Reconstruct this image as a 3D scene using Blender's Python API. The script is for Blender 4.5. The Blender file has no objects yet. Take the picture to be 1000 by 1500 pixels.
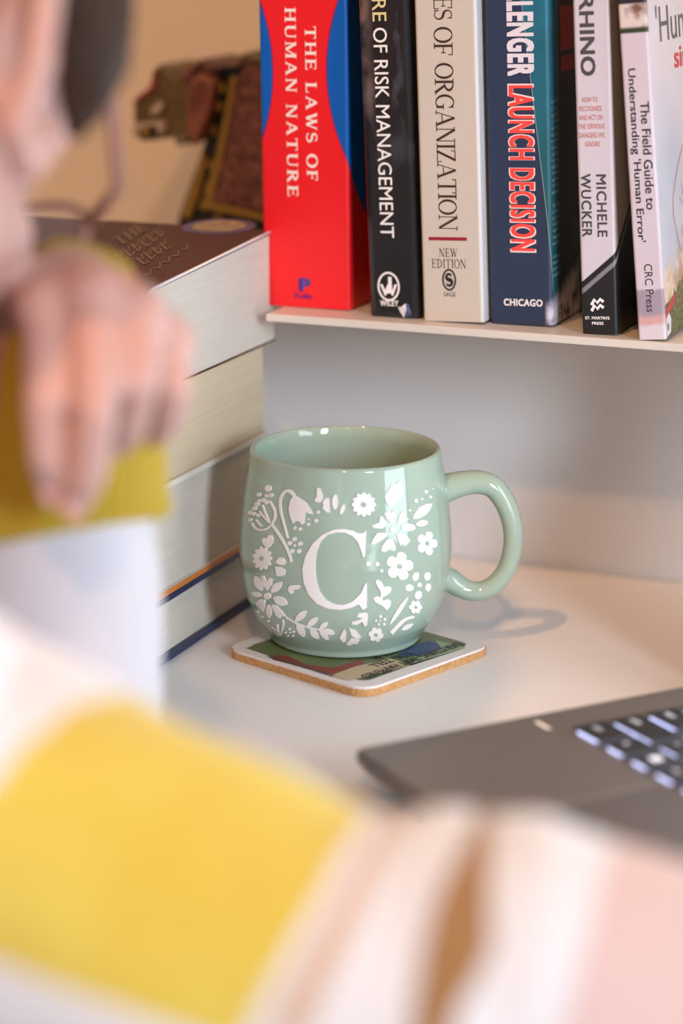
import bpy, bmesh, math, random
from mathutils import Vector, Matrix
from mathutils.geometry import tessellate_polygon
random.seed(7)
C = bpy.context.scene.collection
sc = bpy.context.scene
R = math.radians
Z0 = 0.74            # desk top

# ---------------------------------------------------------------- camera, world, lights, exposure
TH = R(22)
cd = bpy.data.cameras.new('camera'); cam = bpy.data.objects.new('camera', cd); C.objects.link(cam)
cam.location = (0, 0, Z0 + 0.336); cam.rotation_euler = (R(75), 0, TH)
cd.sensor_fit = 'VERTICAL'; cd.sensor_height = 36; cd.sensor_width = 24; cd.lens = 85
cd.clip_start = 0.02
cd.dof.use_dof = True; cd.dof.focus_distance = 1.045; cd.dof.aperture_fstop = 3.4
sc.camera = cam
sc.view_settings.view_transform = 'Standard'; sc.view_settings.look = 'None'
sc.view_settings.exposure = 0.18; sc.view_settings.gamma = 1.0
sc.view_settings.use_curve_mapping = False
sc.cycles.use_denoising = True
sc.cycles.max_bounces = 8

w = bpy.data.worlds.new('room_light'); sc.world = w; w.use_nodes = True
w.node_tree.nodes['Background'].inputs[0].default_value = (0.86, 0.84, 0.92, 1)
w.node_tree.nodes['Background'].inputs[1].default_value = 0.13


def rot(v):
    c, s = math.cos(TH), math.sin(TH)
    return Vector((c*v[0]-s*v[1], s*v[0]+c*v[1], v[2]))


def lamp(name, kind, loc, target, energy, color, size, sizey=None):
    l = bpy.data.lights.new(name, kind); o = bpy.data.objects.new(name, l); C.objects.link(o)
    o.location = loc; l.energy = energy; l.color = color
    if kind == 'AREA':
        l.size = size
        if sizey: l.shape = 'RECTANGLE'; l.size_y = sizey
    else:
        l.shadow_soft_size = size
    o.rotation_euler = (Vector(target)-Vector(loc)).to_track_quat('-Z', 'Y').to_euler()
    return o


MUG = Vector((-0.3824, 0.9512, Z0+0.0045))
WARM = (1.0, 0.52, 0.24)
lamp('ceiling_spot', 'POINT', MUG+rot((-0.35, -0.60, 1.0))*1.5, MUG, 45, WARM, 0.035)
lamp('ceiling_spot', 'POINT', MUG+rot((-0.05, -1.32, 1.22))*1.08, MUG, 25, WARM, 0.04)
lamp('window_daylight', 'AREA', MUG+rot((0.53, -1.0, 0.34))*2.1, MUG, 37, (0.79, 0.88, 1.0), 0.32, 0.7)


# ---------------------------------------------------------------- helpers
def mat(name, color, rough=0.5, spec=0.5, metal=0.0, noise=None, bump=None, emit=None, coat=0.0, sheen=0.0, sss=0.0, alpha=1.0, trans=0.0):
    m = bpy.data.materials.new(name); m.use_nodes = True
    nt = m.node_tree; b = nt.nodes['Principled BSDF']
    b.inputs['Base Color'].default_value = (*color, 1)
    b.inputs['Roughness'].default_value = rough
    b.inputs['Specular IOR Level'].default_value = spec
    b.inputs['Metallic'].default_value = metal
    b.inputs['Coat Weight'].default_value = coat
    b.inputs['Sheen Weight'].default_value = sheen
    b.inputs['Alpha'].default_value = alpha
    b.inputs['Transmission Weight'].default_value = trans
    if sss:
        b.inputs['Subsurface Weight'].default_value = sss
        b.inputs['Subsurface Radius'].default_value = (0.01, 0.004, 0.002)
        b.inputs['Subsurface Scale'].default_value = 0.6
    if emit:
        b.inputs['Emission Color'].default_value = (*emit[0], 1); b.inputs['Emission Strength'].default_value = emit[1]
    tc = nt.nodes.new('ShaderNodeTexCoord')
    if noise:                               # (scale, colour2, stretch)
        mp = nt.nodes.new('ShaderNodeMapping'); mp.inputs['Scale'].default_value = noise[2] if len(noise) > 2 else (1, 1, 1)
        n = nt.nodes.new('ShaderNodeTexNoise'); n.inputs['Scale'].default_value = noise[0]; n.inputs['Detail'].default_value = 5
        mx = nt.nodes.new('ShaderNodeMix'); mx.data_type = 'RGBA'
        rp = nt.nodes.new('ShaderNodeValToRGB'); rp.color_ramp.elements[0].position = 0.35; rp.color_ramp.elements[1].position = 0.65
        nt.links.new(tc.outputs['Object'], mp.inputs[0]); nt.links.new(mp.outputs[0], n.inputs['Vector'])
        nt.links.new(n.outputs[0], rp.inputs[0]); nt.links.new(rp.outputs[0], mx.inputs[0])
        mx.inputs[6].default_value = (*color, 1); mx.inputs[7].default_value = (*noise[1], 1)
        nt.links.new(mx.outputs[2], b.inputs['Base Color'])
    if bump:                                # (scale, strength, stretch)
        mp = nt.nodes.new('ShaderNodeMapping'); mp.inputs['Scale'].default_value = bump[2] if len(bump) > 2 else (1, 1, 1)
        n = nt.nodes.new('ShaderNodeTexNoise'); n.inputs['Scale'].default_value = bump[0]; n.inputs['Detail'].default_value = 3
        bp = nt.nodes.new('ShaderNodeBump'); bp.inputs['Strength'].default_value = bump[1]; bp.inputs['Distance'].default_value = 0.001
        nt.links.new(tc.outputs['Object'], mp.inputs[0]); nt.links.new(mp.outputs[0], n.inputs['Vector'])
        nt.links.new(n.outputs[0], bp.inputs['Height']); nt.links.new(bp.outputs[0], b.inputs['Normal'])
    return m


class Nodes:
    """small expression builder on a material's node tree"""
    def __init__(s, m):
        s.nt = m.node_tree; s.b = s.nt.nodes['Principled BSDF']
        tc = s.nt.nodes.new('ShaderNodeTexCoord'); sp = s.nt.nodes.new('ShaderNodeSeparateXYZ')
        s.obj = tc.outputs['Object']; s.nt.links.new(s.obj, sp.inputs[0]); s.x, s.y, s.z = sp.outputs
    def set(s, sock, v):
        if hasattr(v, 'is_linked'): s.nt.links.new(v, sock)
        else: sock.default_value = v
    def m(s, op, a, b=0.0, c=0.0):
        n = s.nt.nodes.new('ShaderNodeMath'); n.operation = op
        s.set(n.inputs[0], a); s.set(n.inputs[1], b); s.set(n.inputs[2], c); return n.outputs[0]
    def step(s, v, edge, width=0.0004):     # 0 below edge, 1 above
        n = s.nt.nodes.new('ShaderNodeMapRange'); n.inputs[1].default_value = edge-width; n.inputs[2].default_value = edge+width
        s.set(n.inputs[0], v); return n.outputs[0]
    def mix(s, f, a, b):
        n = s.nt.nodes.new('ShaderNodeMix'); n.data_type = 'RGBA'; s.set(n.inputs[0], f)
        for k, v in ((6, a), (7, b)):
            s.set(n.inputs[k], (*v, 1) if isinstance(v, tuple) else v)
        return n.outputs[2]
    def noise(s, scale, detail=4, stretch=(1, 1, 1), lo=0.35, hi=0.65, off=(0, 0, 0)):
        mp = s.nt.nodes.new('ShaderNodeMapping'); mp.inputs['Scale'].default_value = stretch; mp.inputs['Location'].default_value = off
        s.nt.links.new(s.obj, mp.inputs[0])
        n = s.nt.nodes.new('ShaderNodeTexNoise'); n.inputs['Scale'].default_value = scale; n.inputs['Detail'].default_value = detail
        s.nt.links.new(mp.outputs[0], n.inputs['Vector'])
        r = s.nt.nodes.new('ShaderNodeMapRange'); r.inputs[1].default_value = lo; r.inputs[2].default_value = hi
        s.nt.links.new(n.outputs[0], r.inputs[0]); return r.outputs[0]
    def out(s, c): s.nt.links.new(c, s.b.inputs['Base Color'])


def tag(o, label=None, cat=None, group=None, kind=None):
    if label: o['label'] = label
    if cat: o['category'] = cat
    if group: o['group'] = group
    if kind: o['kind'] = kind
    return o


def empty(name, loc, rz=0, rot_m=None):
    o = bpy.data.objects.new(name, None); C.objects.link(o); o.empty_display_size = 0.02
    if rot_m is not None:
        o.matrix_world = Matrix.Translation(loc) @ rot_m
    else:
        o.location = loc; o.rotation_euler = (0, 0, rz)
    return o


def mesh_obj(name, verts, faces, mats, parent=None, smooth=False, mat_idx=None, recalc=True):
    me = bpy.data.meshes.new(name); me.from_pydata([tuple(v) for v in verts], [], faces); me.update()
    if recalc:
        bm = bmesh.new(); bm.from_mesh(me); bmesh.ops.recalc_face_normals(bm, faces=bm.faces); bm.to_mesh(me); bm.free()
    for m in (mats if isinstance(mats, (list, tuple)) else [mats]): me.materials.append(m)
    if mat_idx:
        for p, i in zip(me.polygons, mat_idx): p.material_index = i
    if smooth:
        for p in me.polygons: p.use_smooth = True
    o = bpy.data.objects.new(name, me); C.objects.link(o)
    if parent is not None: o.parent = parent
    return o


def bm_obj(name, bm, mats, parent=None, smooth=False):
    bmesh.ops.recalc_face_normals(bm, faces=bm.faces)
    me = bpy.data.meshes.new(name); bm.to_mesh(me); bm.free()
    for m in (mats if isinstance(mats, (list, tuple)) else [mats]): me.materials.append(m)
    if smooth:
        for p in me.polygons: p.use_smooth = True
    o = bpy.data.objects.new(name, me); C.objects.link(o)
    if parent is not None: o.parent = parent
    return o


def box_bm(x0, x1, y0, y1, z0, z1, bevel=0.0, seg=2, bm=None):
    b = bmesh.new()
    v = [b.verts.new((x, y, z)) for z in (z0, z1) for y in (y0, y1) for x in (x0, x1)]
    for f in ((0, 2, 3, 1), (4, 5, 7, 6), (0, 1, 5, 4), (2, 6, 7, 3), (0, 4, 6, 2), (1, 3, 7, 5)):
        b.faces.new([v[i] for i in f])
    if bevel: bmesh.ops.bevel(b, geom=b.edges[:], offset=bevel, segments=seg, affect='EDGES', profile=0.5)
    if bm is None: return b
    t = bpy.data.meshes.new('t'); b.to_mesh(t); b.free(); bm.from_mesh(t); bpy.data.meshes.remove(t); return bm


def box(name, x0, x1, y0, y1, z0, z1, m, parent=None, bevel=0.0, seg=2):
    return bm_obj(name, box_bm(x0, x1, y0, y1, z0, z1, bevel, seg), m, parent)


def tube(name, pts, radii, m, parent=None, n=16, up=(0, 0, 1), cap=True, oval=1.0, mesh_only=False):
    """closed tube along points; radii per point (oval scales the second axis)"""
    pts = [Vector(p) for p in pts]; V = []; F = []
    N = None
    for i, p in enumerate(pts):
        t = (pts[min(i+1, len(pts)-1)]-pts[max(i-1, 0)]).normalized()
        if N is None:
            N = Vector(up).cross(t)
            if N.length < 1e-4: N = Vector((1, 0, 0)).cross(t)
            N.normalize()
        N = (N-t*N.dot(t)).normalized(); B = t.cross(N)
        rr = radii[i] if isinstance(radii, (list, tuple)) else radii
        for k in range(n):
            a = 2*math.pi*k/n
            V.append(p+N*(rr*math.cos(a))+B*(rr*oval*math.sin(a)))
    for i in range(len(pts)-1):
        for k in range(n):
            F.append((i*n+k, i*n+(k+1) % n, (i+1)*n+(k+1) % n, (i+1)*n+k))
    if cap: F.append(tuple(range(n))); F.append(tuple(range((len(pts)-1)*n, len(pts)*n)))
    if mesh_only: return V, F
    return mesh_obj(name, V, F, m, parent, smooth=True)


def crom(pts, n=6):
    P = [Vector(pts[0])]+[Vector(p) for p in pts]+[Vector(pts[-1])]; out = []
    for i in range(1, len(P)-2):
        a, b, c, d = P[i-1:i+3]
        for k in range(n):
            t = k/n
            out.append(0.5*((2*b)+(c-a)*t+(2*a-5*b+4*c-d)*t*t+(3*b-a-3*c+d)*t**3))
    out.append(P[-1]); return out


def lerp_list(v, n):            # resample list of floats to crom sampling
    out = []
    for i in range(len(v)-1):
        for k in range(n): out.append(v[i]+(v[i+1]-v[i])*k/n)
    return out+[v[-1]]


SPH = []
for i in range(1, 8):
    for k in range(14):
        a = math.pi*i/8; b = 2*math.pi*k/14
        SPH.append(Vector((math.sin(a)*math.cos(b), math.sin(a)*math.sin(b), math.cos(a))))


class Blob:
    """union of balls, tapered capsules and ellipsoids grown into one smooth surface"""
    def __init__(s): s.bm = bmesh.new()
    def ell(s, c, rx, ry=None, rz=None, M=None):
        ry = ry or rx; rz = rz or rx; c = Vector(c)
        M = M or Matrix.Identity(3)
        vs = []
        for p in [Vector((0, 0, 1))]+SPH+[Vector((0, 0, -1))]:
            vs.append(s.bm.verts.new(c+M @ Vector((p.x*rx, p.y*ry, p.z*rz))))
        for k in range(14):
            s.bm.faces.new((vs[0], vs[1+k], vs[1+(k+1) % 14]))
            for i in range(6):
                a = 1+i*14+k; b = 1+i*14+(k+1) % 14
                s.bm.faces.new((vs[a], vs[a+14], vs[b+14], vs[b]))
            s.bm.faces.new((vs[-1], vs[1+84+(k+1) % 14], vs[1+84+k]))
    def cap(s, a, ra, b, rb):
        a = Vector(a); b = Vector(b); L = (b-a).length
        n = max(1, int(L/(0.45*min(ra, rb))))
        for i in range(n+1):
            t = i/n; s.ell(a.lerp(b, t), ra+(rb-ra)*t)
    def chain(s, pts, radii):
        for i in range(len(pts)-1): s.cap(pts[i], radii[i], pts[i+1], radii[i+1])
    def build(s, name, voxel, m, parent=None, smooth=6, post=None):
        me = bpy.data.meshes.new(name+'_tmp'); s.bm.to_mesh(me); s.bm.free()
        o = bpy.data.objects.new(name+'_tmp', me); C.objects.link(o)
        md = o.modifiers.new('r', 'REMESH'); md.mode = 'VOXEL'; md.voxel_size = voxel
        sm = o.modifiers.new('s', 'SMOOTH'); sm.iterations = smooth; sm.factor = 0.5
        dg = bpy.context.evaluated_depsgraph_get(); dg.update()
        me2 = bpy.data.meshes.new_from_object(o.evaluated_get(dg))
        bpy.data.objects.remove(o); bpy.data.meshes.remove(me)
        me2.name = name
        if post:
            for v in me2.vertices: v.co = post(v.co)
        me2.materials.clear()
        for mm in (m if isinstance(m, (list, tuple)) else [m]): me2.materials.append(mm)
        for p in me2.polygons: p.use_smooth = True
        r = bpy.data.objects.new(name, me2); C.objects.link(r)
        if parent is not None: r.parent = parent
        return r


# ---------------------------------------------------------------- lettering
def sans(s, bold=0.0, spacing=1.0):
    """flat mesh (verts2d, faces) of a sans text"""
    cu = bpy.data.curves.new('t', 'FONT'); cu.body = s; cu.size = 1; cu.space_character = spacing
    cu.resolution_u = 3
    o = bpy.data.objects.new('t', cu); C.objects.link(o)
    dg = bpy.context.evaluated_depsgraph_get(); dg.update()
    me = bpy.data.meshes.new_from_object(o.evaluated_get(dg))
    V = [(v.co.x, v.co.y, 0) for v in me.vertices]; F = [tuple(p.vertices) for p in me.polygons]
    bpy.data.objects.remove(o); bpy.data.curves.remove(cu); bpy.data.meshes.remove(me)
    if bold:                                 # heavier strokes: shifted copies stacked a few microns apart
        V0, F0 = V, F; V = []; F = []
        for k in range(9):
            if k == 4 and bold < .02: continue
            dx, dy = (k % 3-1)*bold, (k//3-1)*bold*.7
            o_ = len(V); V += [(p[0]+dx, p[1]+dy, k) for p in V0]; F += [tuple(i+o_ for i in q) for q in F0]
    return V, F


def ribbon(pts, ws):
    V = []; F = []
    for i, p in enumerate(pts):
        a = pts[max(i-1, 0)]; b = pts[min(i+1, len(pts)-1)]
        dx, dy = b[0]-a[0], b[1]-a[1]; L = math.hypot(dx, dy) or 1
        w_ = ws[i] if isinstance(ws, (list, tuple)) else ws
        nx, ny = -dy/L*w_/2, dx/L*w_/2
        V += [(p[0]+nx, p[1]+ny), (p[0]-nx, p[1]-ny)]
        if i: F.append((2*i-2, 2*i-1, 2*i+1, 2*i))
    return V, F


def glyph(ch, T, t):
    """serif capital of height 1: list of (points, widths), advance"""
    S = []; s = 0.1; h = 0.05
    def stem_(x, w_=T, top=True, bot=True, y0=0, y1=1):
        S.append(([(x, y0), (x, y1)], w_))
        for on, y in ((top, y1-h/2), (bot, y0+h/2)):
            if on: S.append(([(x-w_/2-s, y), (x+w_/2+s, y)], h))
    def bar(x0, x1, y, w_=t): S.append(([(x0, y), (x1, y)], w_))
    def arc(cx, cy, rx, ry, a0, a1, f, n=14):
        P = []; W_ = []
        for i in range(n+1):
            a = a0+(a1-a0)*i/n
            P.append((cx+rx*math.cos(a), cy+ry*math.sin(a))); W_.append(f(a))
        S.append((P, W_))
    thick = lambda a: t+(T-t)*abs(math.cos(a))**1.3
    if ch == 'H': stem_(.16); stem_(.74); bar(.16, .74, .5); return S, .9
    if ch == 'I': stem_(.16); return S, .32
    if ch == 'T':
        stem_(.4, top=False); bar(.0, .8, 1-t/2); S.append(([(.03, 1), (.03, .76)], h)); S.append(([(.77, 1), (.77, .76)], h)); return S, .8
    if ch == 'E':
        stem_(.16); bar(.16, .66, 1-t/2); bar(.16, .56, .52); bar(.16, .7, t/2)
        S.append(([(.65, 1), (.65, .76)], h)); S.append(([(.69, 0), (.69, .26)], h)); S.append(([(.55, .4), (.55, .64)], h)); return S, .74
    if ch == 'F':
        stem_(.16); bar(.16, .64, 1-t/2); bar(.16, .54, .5)
        S.append(([(.63, 1), (.63, .76)], h)); S.append(([(.53, .38), (.53, .62)], h)); return S, .68
    if ch == 'L': stem_(.16); bar(.16, .64, t/2); S.append(([(.63, 0), (.63, .3)], h)); return S, .67
    if ch == 'A':
        S.append(([(.1, 0), (.42, 1)], t)); S.append(([(.8, 0), (.42, 1)], T)); bar(.24, .66, .33)
        bar(.0, .24, h/2, h); bar(.62, .94, h/2, h); return S, .92
    if ch == 'W':
        for a, b, w_ in (((.1, 1), (.36, 0), T), ((.36, 0), (.6, 1), t), ((.5, 1), (.78, 0), T), ((.78, 0), (1.04, 1), t)): S.append(([a, b], w_))
        bar(-.03, .25, 1-h/2, h); bar(.42, .66, 1-h/2, h); bar(.94, 1.14, 1-h/2, h); return S, 1.12
    if ch == 'M':
        stem_(.12, t); stem_(.92, T)
        S.append(([(.12, 1), (.5, 0.05)], T)); S.append(([(.5, .05), (.9, 1)], t)); return S, 1.06
    if ch == 'N':
        stem_(.12, t); stem_(.76, t, bot=False); S.append(([(.14, 1), (.74, 0)], T)); return S, .9
    if ch == 'U':
        stem_(.16, T, bot=False, y0=.3); stem_(.74, t, bot=False, y0=.3)
        arc(.45, .3, .29, .27, math.pi, 2*math.pi, lambda a: t+(T-t)*max(0, -math.cos(a))); return S, .88
    if ch == 'O': arc(.43, .5, .37, .48, 0, 2*math.pi, thick, 28); return S, .86
    if ch in 'GC':
        arc(.43, .5, .37, .48, R(45), R(318), thick, 22); S.append(([(.7, .97), (.7, .7)], h))
        if ch == 'G': S.append(([(.68, .05), (.68, .42)], T)); bar(.52, .82, .42, h)
        else: S.append(([(.7, .05), (.7, .26)], h))
        return S, .86
    if ch == 'D':
        stem_(.16); arc(.2, .5, .52, .47, -math.pi/2, math.pi/2, thick); return S, .82
    if ch == 'R':
        stem_(.16); arc(.25, .745, .36, .225, -math.pi/2, math.pi/2, thick); bar(.16, .3, 1-t/2); bar(.16, .3, .52)
        S.append(([(.36, .52), (.74, .0)], T)); bar(.62, .86, h/2, h); return S, .84
    if ch == 'Z':
        bar(.06, .66, 1-t/2); bar(.04, .68, t/2); S.append(([(.6, 1), (.1, 0)], T))
        S.append(([(.08, 1), (.08, .76)], h)); S.append(([(.67, 0), (.67, .26)], h)); return S, .72
    if ch == 'S':
        P = []; W_ = []
        for i in range(25):
            u = i/24; 
            if u < .5: a = R(35)+u*2*R(235); P.append((.3+.24*math.cos(a), .745+.225*math.sin(a)))
            else: a = R(90)-(u-.5)*2*R(235); P.append((.3+.26*math.cos(a), .27+.24*math.sin(a)))
            W_.append(t+(T-t)*math.exp(-((u-.5)/.22)**2))
        S.append((P, W_)); S.append(([(.5, .98), (.5, .74)], h)); S.append(([(.06, .02), (.06, .28)], h)); return S, .62
    return S, .4


def serif(s, T=.16, t=.07, gap=.1):
    V = []; F = []; x = 0; k = 0
    for ch in s:
        S, adv = glyph(ch, T, t)
        for P, W_ in S:
            v, f = ribbon(P, W_); o = len(V)
            k += 1; V += [(a+x, b, k % 7) for a, b in v]; F += [tuple(i+o for i in q) for q in f]
        x += adv+gap
    return V, F


def fit(VF, bx, how='v', ref=None):
    """fit a flat text into the box (x0, x1, z0, z1) of a face; 'v' reads downward (letter tops to +x), 'h' upright"""
    V, F = VF
    rv = ref[0] if ref else V
    a0, a1 = min(p[0] for p in rv), max(p[0] for p in rv); b0, b1 = min(p[1] for p in rv), max(p[1] for p in rv)
    x0, x1, z0, z1 = bx; out = []
    for p in V:
        u = (p[0]-a0)/(a1-a0); v = (p[1]-b0)/(b1-b0)
        k = p[2] if len(p) > 2 else 0
        out.append((x0+(x1-x0)*v, z1-(z1-z0)*u, k) if how == 'v' else (x0+(x1-x0)*u, z0+(z1-z0)*v, k))
    return out, F


def print_on(name, VF, m, parent, face='spine', wd=0.0, lift=0.00012):
    """flat print lying on a book's spine (x,z) or right cover (y,z)"""
    V, F = VF
    e = [lift+(p[2] if len(p) > 2 else 0)*4e-6 for p in V]
    P = [(p[0], -q, p[1]) for p, q in zip(V, e)] if face == 'spine' else [(wd+q, p[0], p[1]) for p, q in zip(V, e)]
    return mesh_obj(name, P, F, m, parent, recalc=False)


def poly2(pts): return list(pts), [tuple(range(len(pts)))]


def ring2(cx, cz, rx, rz, w_, n=28):
    P = [(cx+rx*math.cos(2*math.pi*i/n), cz+rz*math.sin(2*math.pi*i/n)) for i in range(n+1)]
    return ribbon(P, w_)


def mm(*a): return tuple(x*.001 for x in a)


# ---------------------------------------------------------------- setting
M_desk = mat('white_desk_laminate', (0.80, 0.78, 0.77), rough=0.42, spec=0.35, bump=(900, 0.02))
M_panel = mat('white_panel', (0.80, 0.78, 0.77), rough=0.6, spec=0.25, bump=(500, 0.03))
M_shelf = mat('white_shelf_metal', (0.66, 0.62, 0.57), rough=0.4)
M_wall = mat('cream_wall_paint', (0.90, 0.83, 0.70), rough=0.85, spec=0.1, noise=(6, (0.87, 0.79, 0.66)), bump=(220, 0.25))
M_floor = mat('wood_floor', (0.42, 0.27, 0.16), rough=0.5, noise=(3, (0.34, 0.21, 0.12), (8, 1, 1)))
tag(box('floor', -2.5, 2.0, -1.6, 1.25, -0.05, 0, M_floor), kind='structure')
tag(box('wall_back', -2.5, 2.0, 1.25, 1.33, 0, 2.6, M_wall), kind='structure')
tag(box('baseboard_back', -2.5, 2.0, 1.235, 1.25, 0, 0.09, M_panel, bevel=0.003), kind='structure')

desk = empty('desk', (0, 0.83, 0))
tag(desk, 'white laminate desk that carries the mug, the laptop and the book stack', 'desk')
box('desktop', -1.15, 0.55, -0.43, 0.418, Z0-0.03, Z0, M_desk, desk, bevel=0.002)
for x in (-1.1, 0.5):
    for y in (-0.38, 0.37): box('leg', x-0.02, x+0.02, y-0.02, y+0.02, 0.0, Z0-0.03, M_panel, desk, bevel=0.002)
box('back_panel', -0.62, 0.55, 0.276, 0.292, Z0-0.001, Z0+0.1348, M_panel, desk, bevel=0.0)

shelf = empty('book_shelf', (0, 1.1, Z0+0.1362))
tag(shelf, 'thin white shelf carrying the row of upright books over the desk', 'shelf')
box('shelf_and_shade_board', -0.4385, 0.55, -0.105, 0.148, 0, 0.0023, M_shelf, shelf, bevel=0.0006)
box('shelf_and_shade_board', -0.492, -0.4385, -0.06, 0.148, 0, 0.0023, M_shelf, shelf, bevel=0.0004)  # added piece, unseen behind the stack, keeps lamp light off the back panel
box('front_lip', -0.4385, 0.55, -0.1065, -0.1049, -0.0012, 0.0023, M_shelf, shelf, bevel=0.0004)

# ---------------------------------------------------------------- books
M_page = mat('page_edges', (0.64, 0.59, 0.51), rough=0.9, spec=0.1, noise=(40, (0.60, 0.55, 0.47), (14, .3, .3)), bump=(60, 0.18, (40, .3, .3)))
M_page_grey = mat('greyish_page_edges', (0.62, 0.57, 0.50), rough=0.9, spec=0.1, noise=(40, (0.585, 0.535, 0.465), (14, .3, .3)), bump=(60, 0.18, (40, .3, .3)))
M_page_tan = mat('tan_page_edges', (0.58, 0.485, 0.345), rough=0.9, spec=0.1, noise=(40, (0.545, 0.45, 0.315), (14, .3, .3)), bump=(60, 0.18, (40, .3, .3)))


def u_profile(wd, dep, rad, th, bulge=0.0, back=0.0):
    """plan outline of a cover wrapped round the spine at y=0"""
    out = []; inn = []
    n = 5
    out.append((0, dep)); inn.append((th, dep))
    for i in range(n+1):
        a = R(180)+R(90)*i/n
        out.append((rad+rad*math.cos(a), rad+rad*math.sin(a)))
        ri = max(rad-th, 0.0001); inn.append((rad+ri*math.cos(a), rad+ri*math.sin(a)))
    if bulge:
        for q in (.3, .5, .7):
            out.append((wd*q, -bulge*(1-(2*q-1)**2))); inn.append((wd*q, th-bulge*(1-(2*q-1)**2)))
    for i in range(n+1):
        a = R(270)+R(90)*i/n
        out.append((wd-rad+rad*math.cos(a), rad+rad*math.sin(a)))
        ri = max(rad-th, 0.0001); inn.append((wd-rad+ri*math.cos(a), rad+ri*math.sin(a)))
    out.append((wd, dep)); inn.append((wd-th, dep))
    return out, inn


def cover_mesh(name, wd, dep, H, m, parent, rad=0.0015, th=0.0004, zs=None, warp=None, mi=None, z0=0.0):
    out, inn = u_profile(wd, dep, rad, th)
    zs = zs or [0, 1]; n = len(out); V = []; F = []; MI = []
    for z in zs:
        for p in out: V.append((p[0], p[1], z0+z*H))
        for p in inn: V.append((p[0], p[1], z0+z*H))
    for k in range(len(zs)-1):
        a = k*2*n; b = a+2*n
        for i in range(n-1):
            F.append((a+i, a+i+1, b+i+1, b+i)); MI.append(i)
            F.append((a+n+i+1, a+n+i, b+n+i, b+n+i+1)); MI.append(-1)
        for i in (0, n-1): F.append((a+i, a+n+i, b+n+i, b+i)); MI.append(i)
    for base in (0, (len(zs)-1)*2*n):
        for i in range(n-1): F.append((base+i, base+i+1, base+n+i+1, base+n+i)); MI.append(i)
    if warp: V = [warp(v) for v in V]
    o = mesh_obj(name, V, F, m, parent, mat_idx=[mi(i, n) for i in MI] if mi else None)
    return o


def shelf_book(name, O, lean, wd, dep, H, cmat, pmat, label, group, rad=0.0015, th=0.0005, mi=None, yaw=0.0):
    rt = empty(name, O, rot_m=Matrix.Rotation(yaw, 4, 'Z') @ Matrix.Rotation(-lean, 4, 'Y'))
    tag(rt, label, 'book', group)
    cover_mesh('cover', wd, dep, H, cmat, rt, rad, th, mi=mi)
    bm = box_bm(th, wd-th, rad+0.0006, dep-0.003, 0.0012, H-0.0012)
    bm_obj('page_block', bm, pmat, rt)
    return rt


GR = 'upright books on the shelf'
ZB = Z0+0.1386
white = mat('white_print', (0.86, 0.84, 0.84), rough=0.5)

# red book with blue arcs
M_red = mat('red_cover', (0.80, 0.012, 0.018), rough=0.38)
N = Nodes(M_red)
u = N.m('ADD', N.x, N.y)
rr = 0.085
dr = N.m('SQRT', N.m('ADD', N.m('POWER', N.m('SUBTRACT', u, 0.0325+rr), 2), N.m('POWER', N.m('SUBTRACT', N.z, 0.1075), 2)))
dl = N.m('SQRT', N.m('ADD', N.m('POWER', N.m('SUBTRACT', u, 0.0068-rr), 2), N.m('POWER', N.m('SUBTRACT', N.z, 0.1075), 2)))
dmin = N.m('MINIMUM', dr, dl)
blue = N.mix(N.step(dmin, rr-0.0006, 0.0002), (0.0, 0.105, 0.46), (0.16, 0.01, 0.16))
N.out(N.mix(N.step(dmin, rr, 0.0002), blue, (0.80, 0.012, 0.018)))
b = shelf_book('paperback', (-0.4482, 1.0135, ZB), 0.0115, 0.0428, 0.15, 0.21, M_red, M_page,
               'thick red paperback with blue arcs and white spaced capitals on its spine', GR)
redw = mat('cream_print', (0.9, 0.80, 0.74), rough=0.5)
print_on('title', fit(serif('THE LAWS OF', .19, .1, .2), mm(22.4, 28.0, 58.6, 127.2)), redw, b)
print_on('title', fit(serif('HUMAN NATURE', .19, .1, .2), mm(12.6, 18.4, 51, 135.5)), redw, b)
M_purple = mat('purple_print', (0.11, 0.012, 0.2), rough=0.5)
print_on('publisher_mark', fit(sans('P', .05), mm(17.6, 23.6, 7.2, 13.6), 'h'), M_purple, b)
print_on('publisher_mark', fit(sans('P', .0), mm(19.4, 23.2, 8.2, 13.2), 'h'), mat('blue_print', (0.0, 0.09, 0.42)), b, lift=.0002)
print_on('publisher_name', fit(sans('Profile', .03), mm(15.6, 24.2, 4.0, 6.4), 'h'), M_purple, b)

# black book on risk
M_blk = mat('black_glossy_cover', (0.012, 0.012, 0.014), rough=0.22, coat=0.4)
N = Nodes(M_blk)
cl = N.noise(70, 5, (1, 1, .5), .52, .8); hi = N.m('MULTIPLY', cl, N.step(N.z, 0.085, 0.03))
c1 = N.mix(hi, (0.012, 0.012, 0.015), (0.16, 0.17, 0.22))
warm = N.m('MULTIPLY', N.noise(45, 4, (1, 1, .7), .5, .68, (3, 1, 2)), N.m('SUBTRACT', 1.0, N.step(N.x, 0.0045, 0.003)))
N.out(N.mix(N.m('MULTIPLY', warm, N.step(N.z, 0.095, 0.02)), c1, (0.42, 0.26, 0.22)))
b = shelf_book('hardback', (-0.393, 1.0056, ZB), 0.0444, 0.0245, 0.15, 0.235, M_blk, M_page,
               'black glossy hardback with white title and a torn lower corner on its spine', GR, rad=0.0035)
ful = sans('RE OF RISK MANAGEMENT')
print_on('title', fit(sans('OF RISK MANAGEMENT', .004), mm(7.2, 13.8, 35.6, 127.9)), white, b)
print_on('title', fit(sans('THE FAILURE', .004), mm(7.2, 13.8, 130.6, 186)), mat('pale_yellow_print', (0.72, 0.62, 0.30)), b)
print_on('publisher_mark', ring2(.0102, .0136, .0049, .0062, .0009), white, b)
print_on('publisher_mark', fit(sans('W', .03), mm(6.2, 14.2, 9.4, 14.6), 'h'), white, b)
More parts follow.
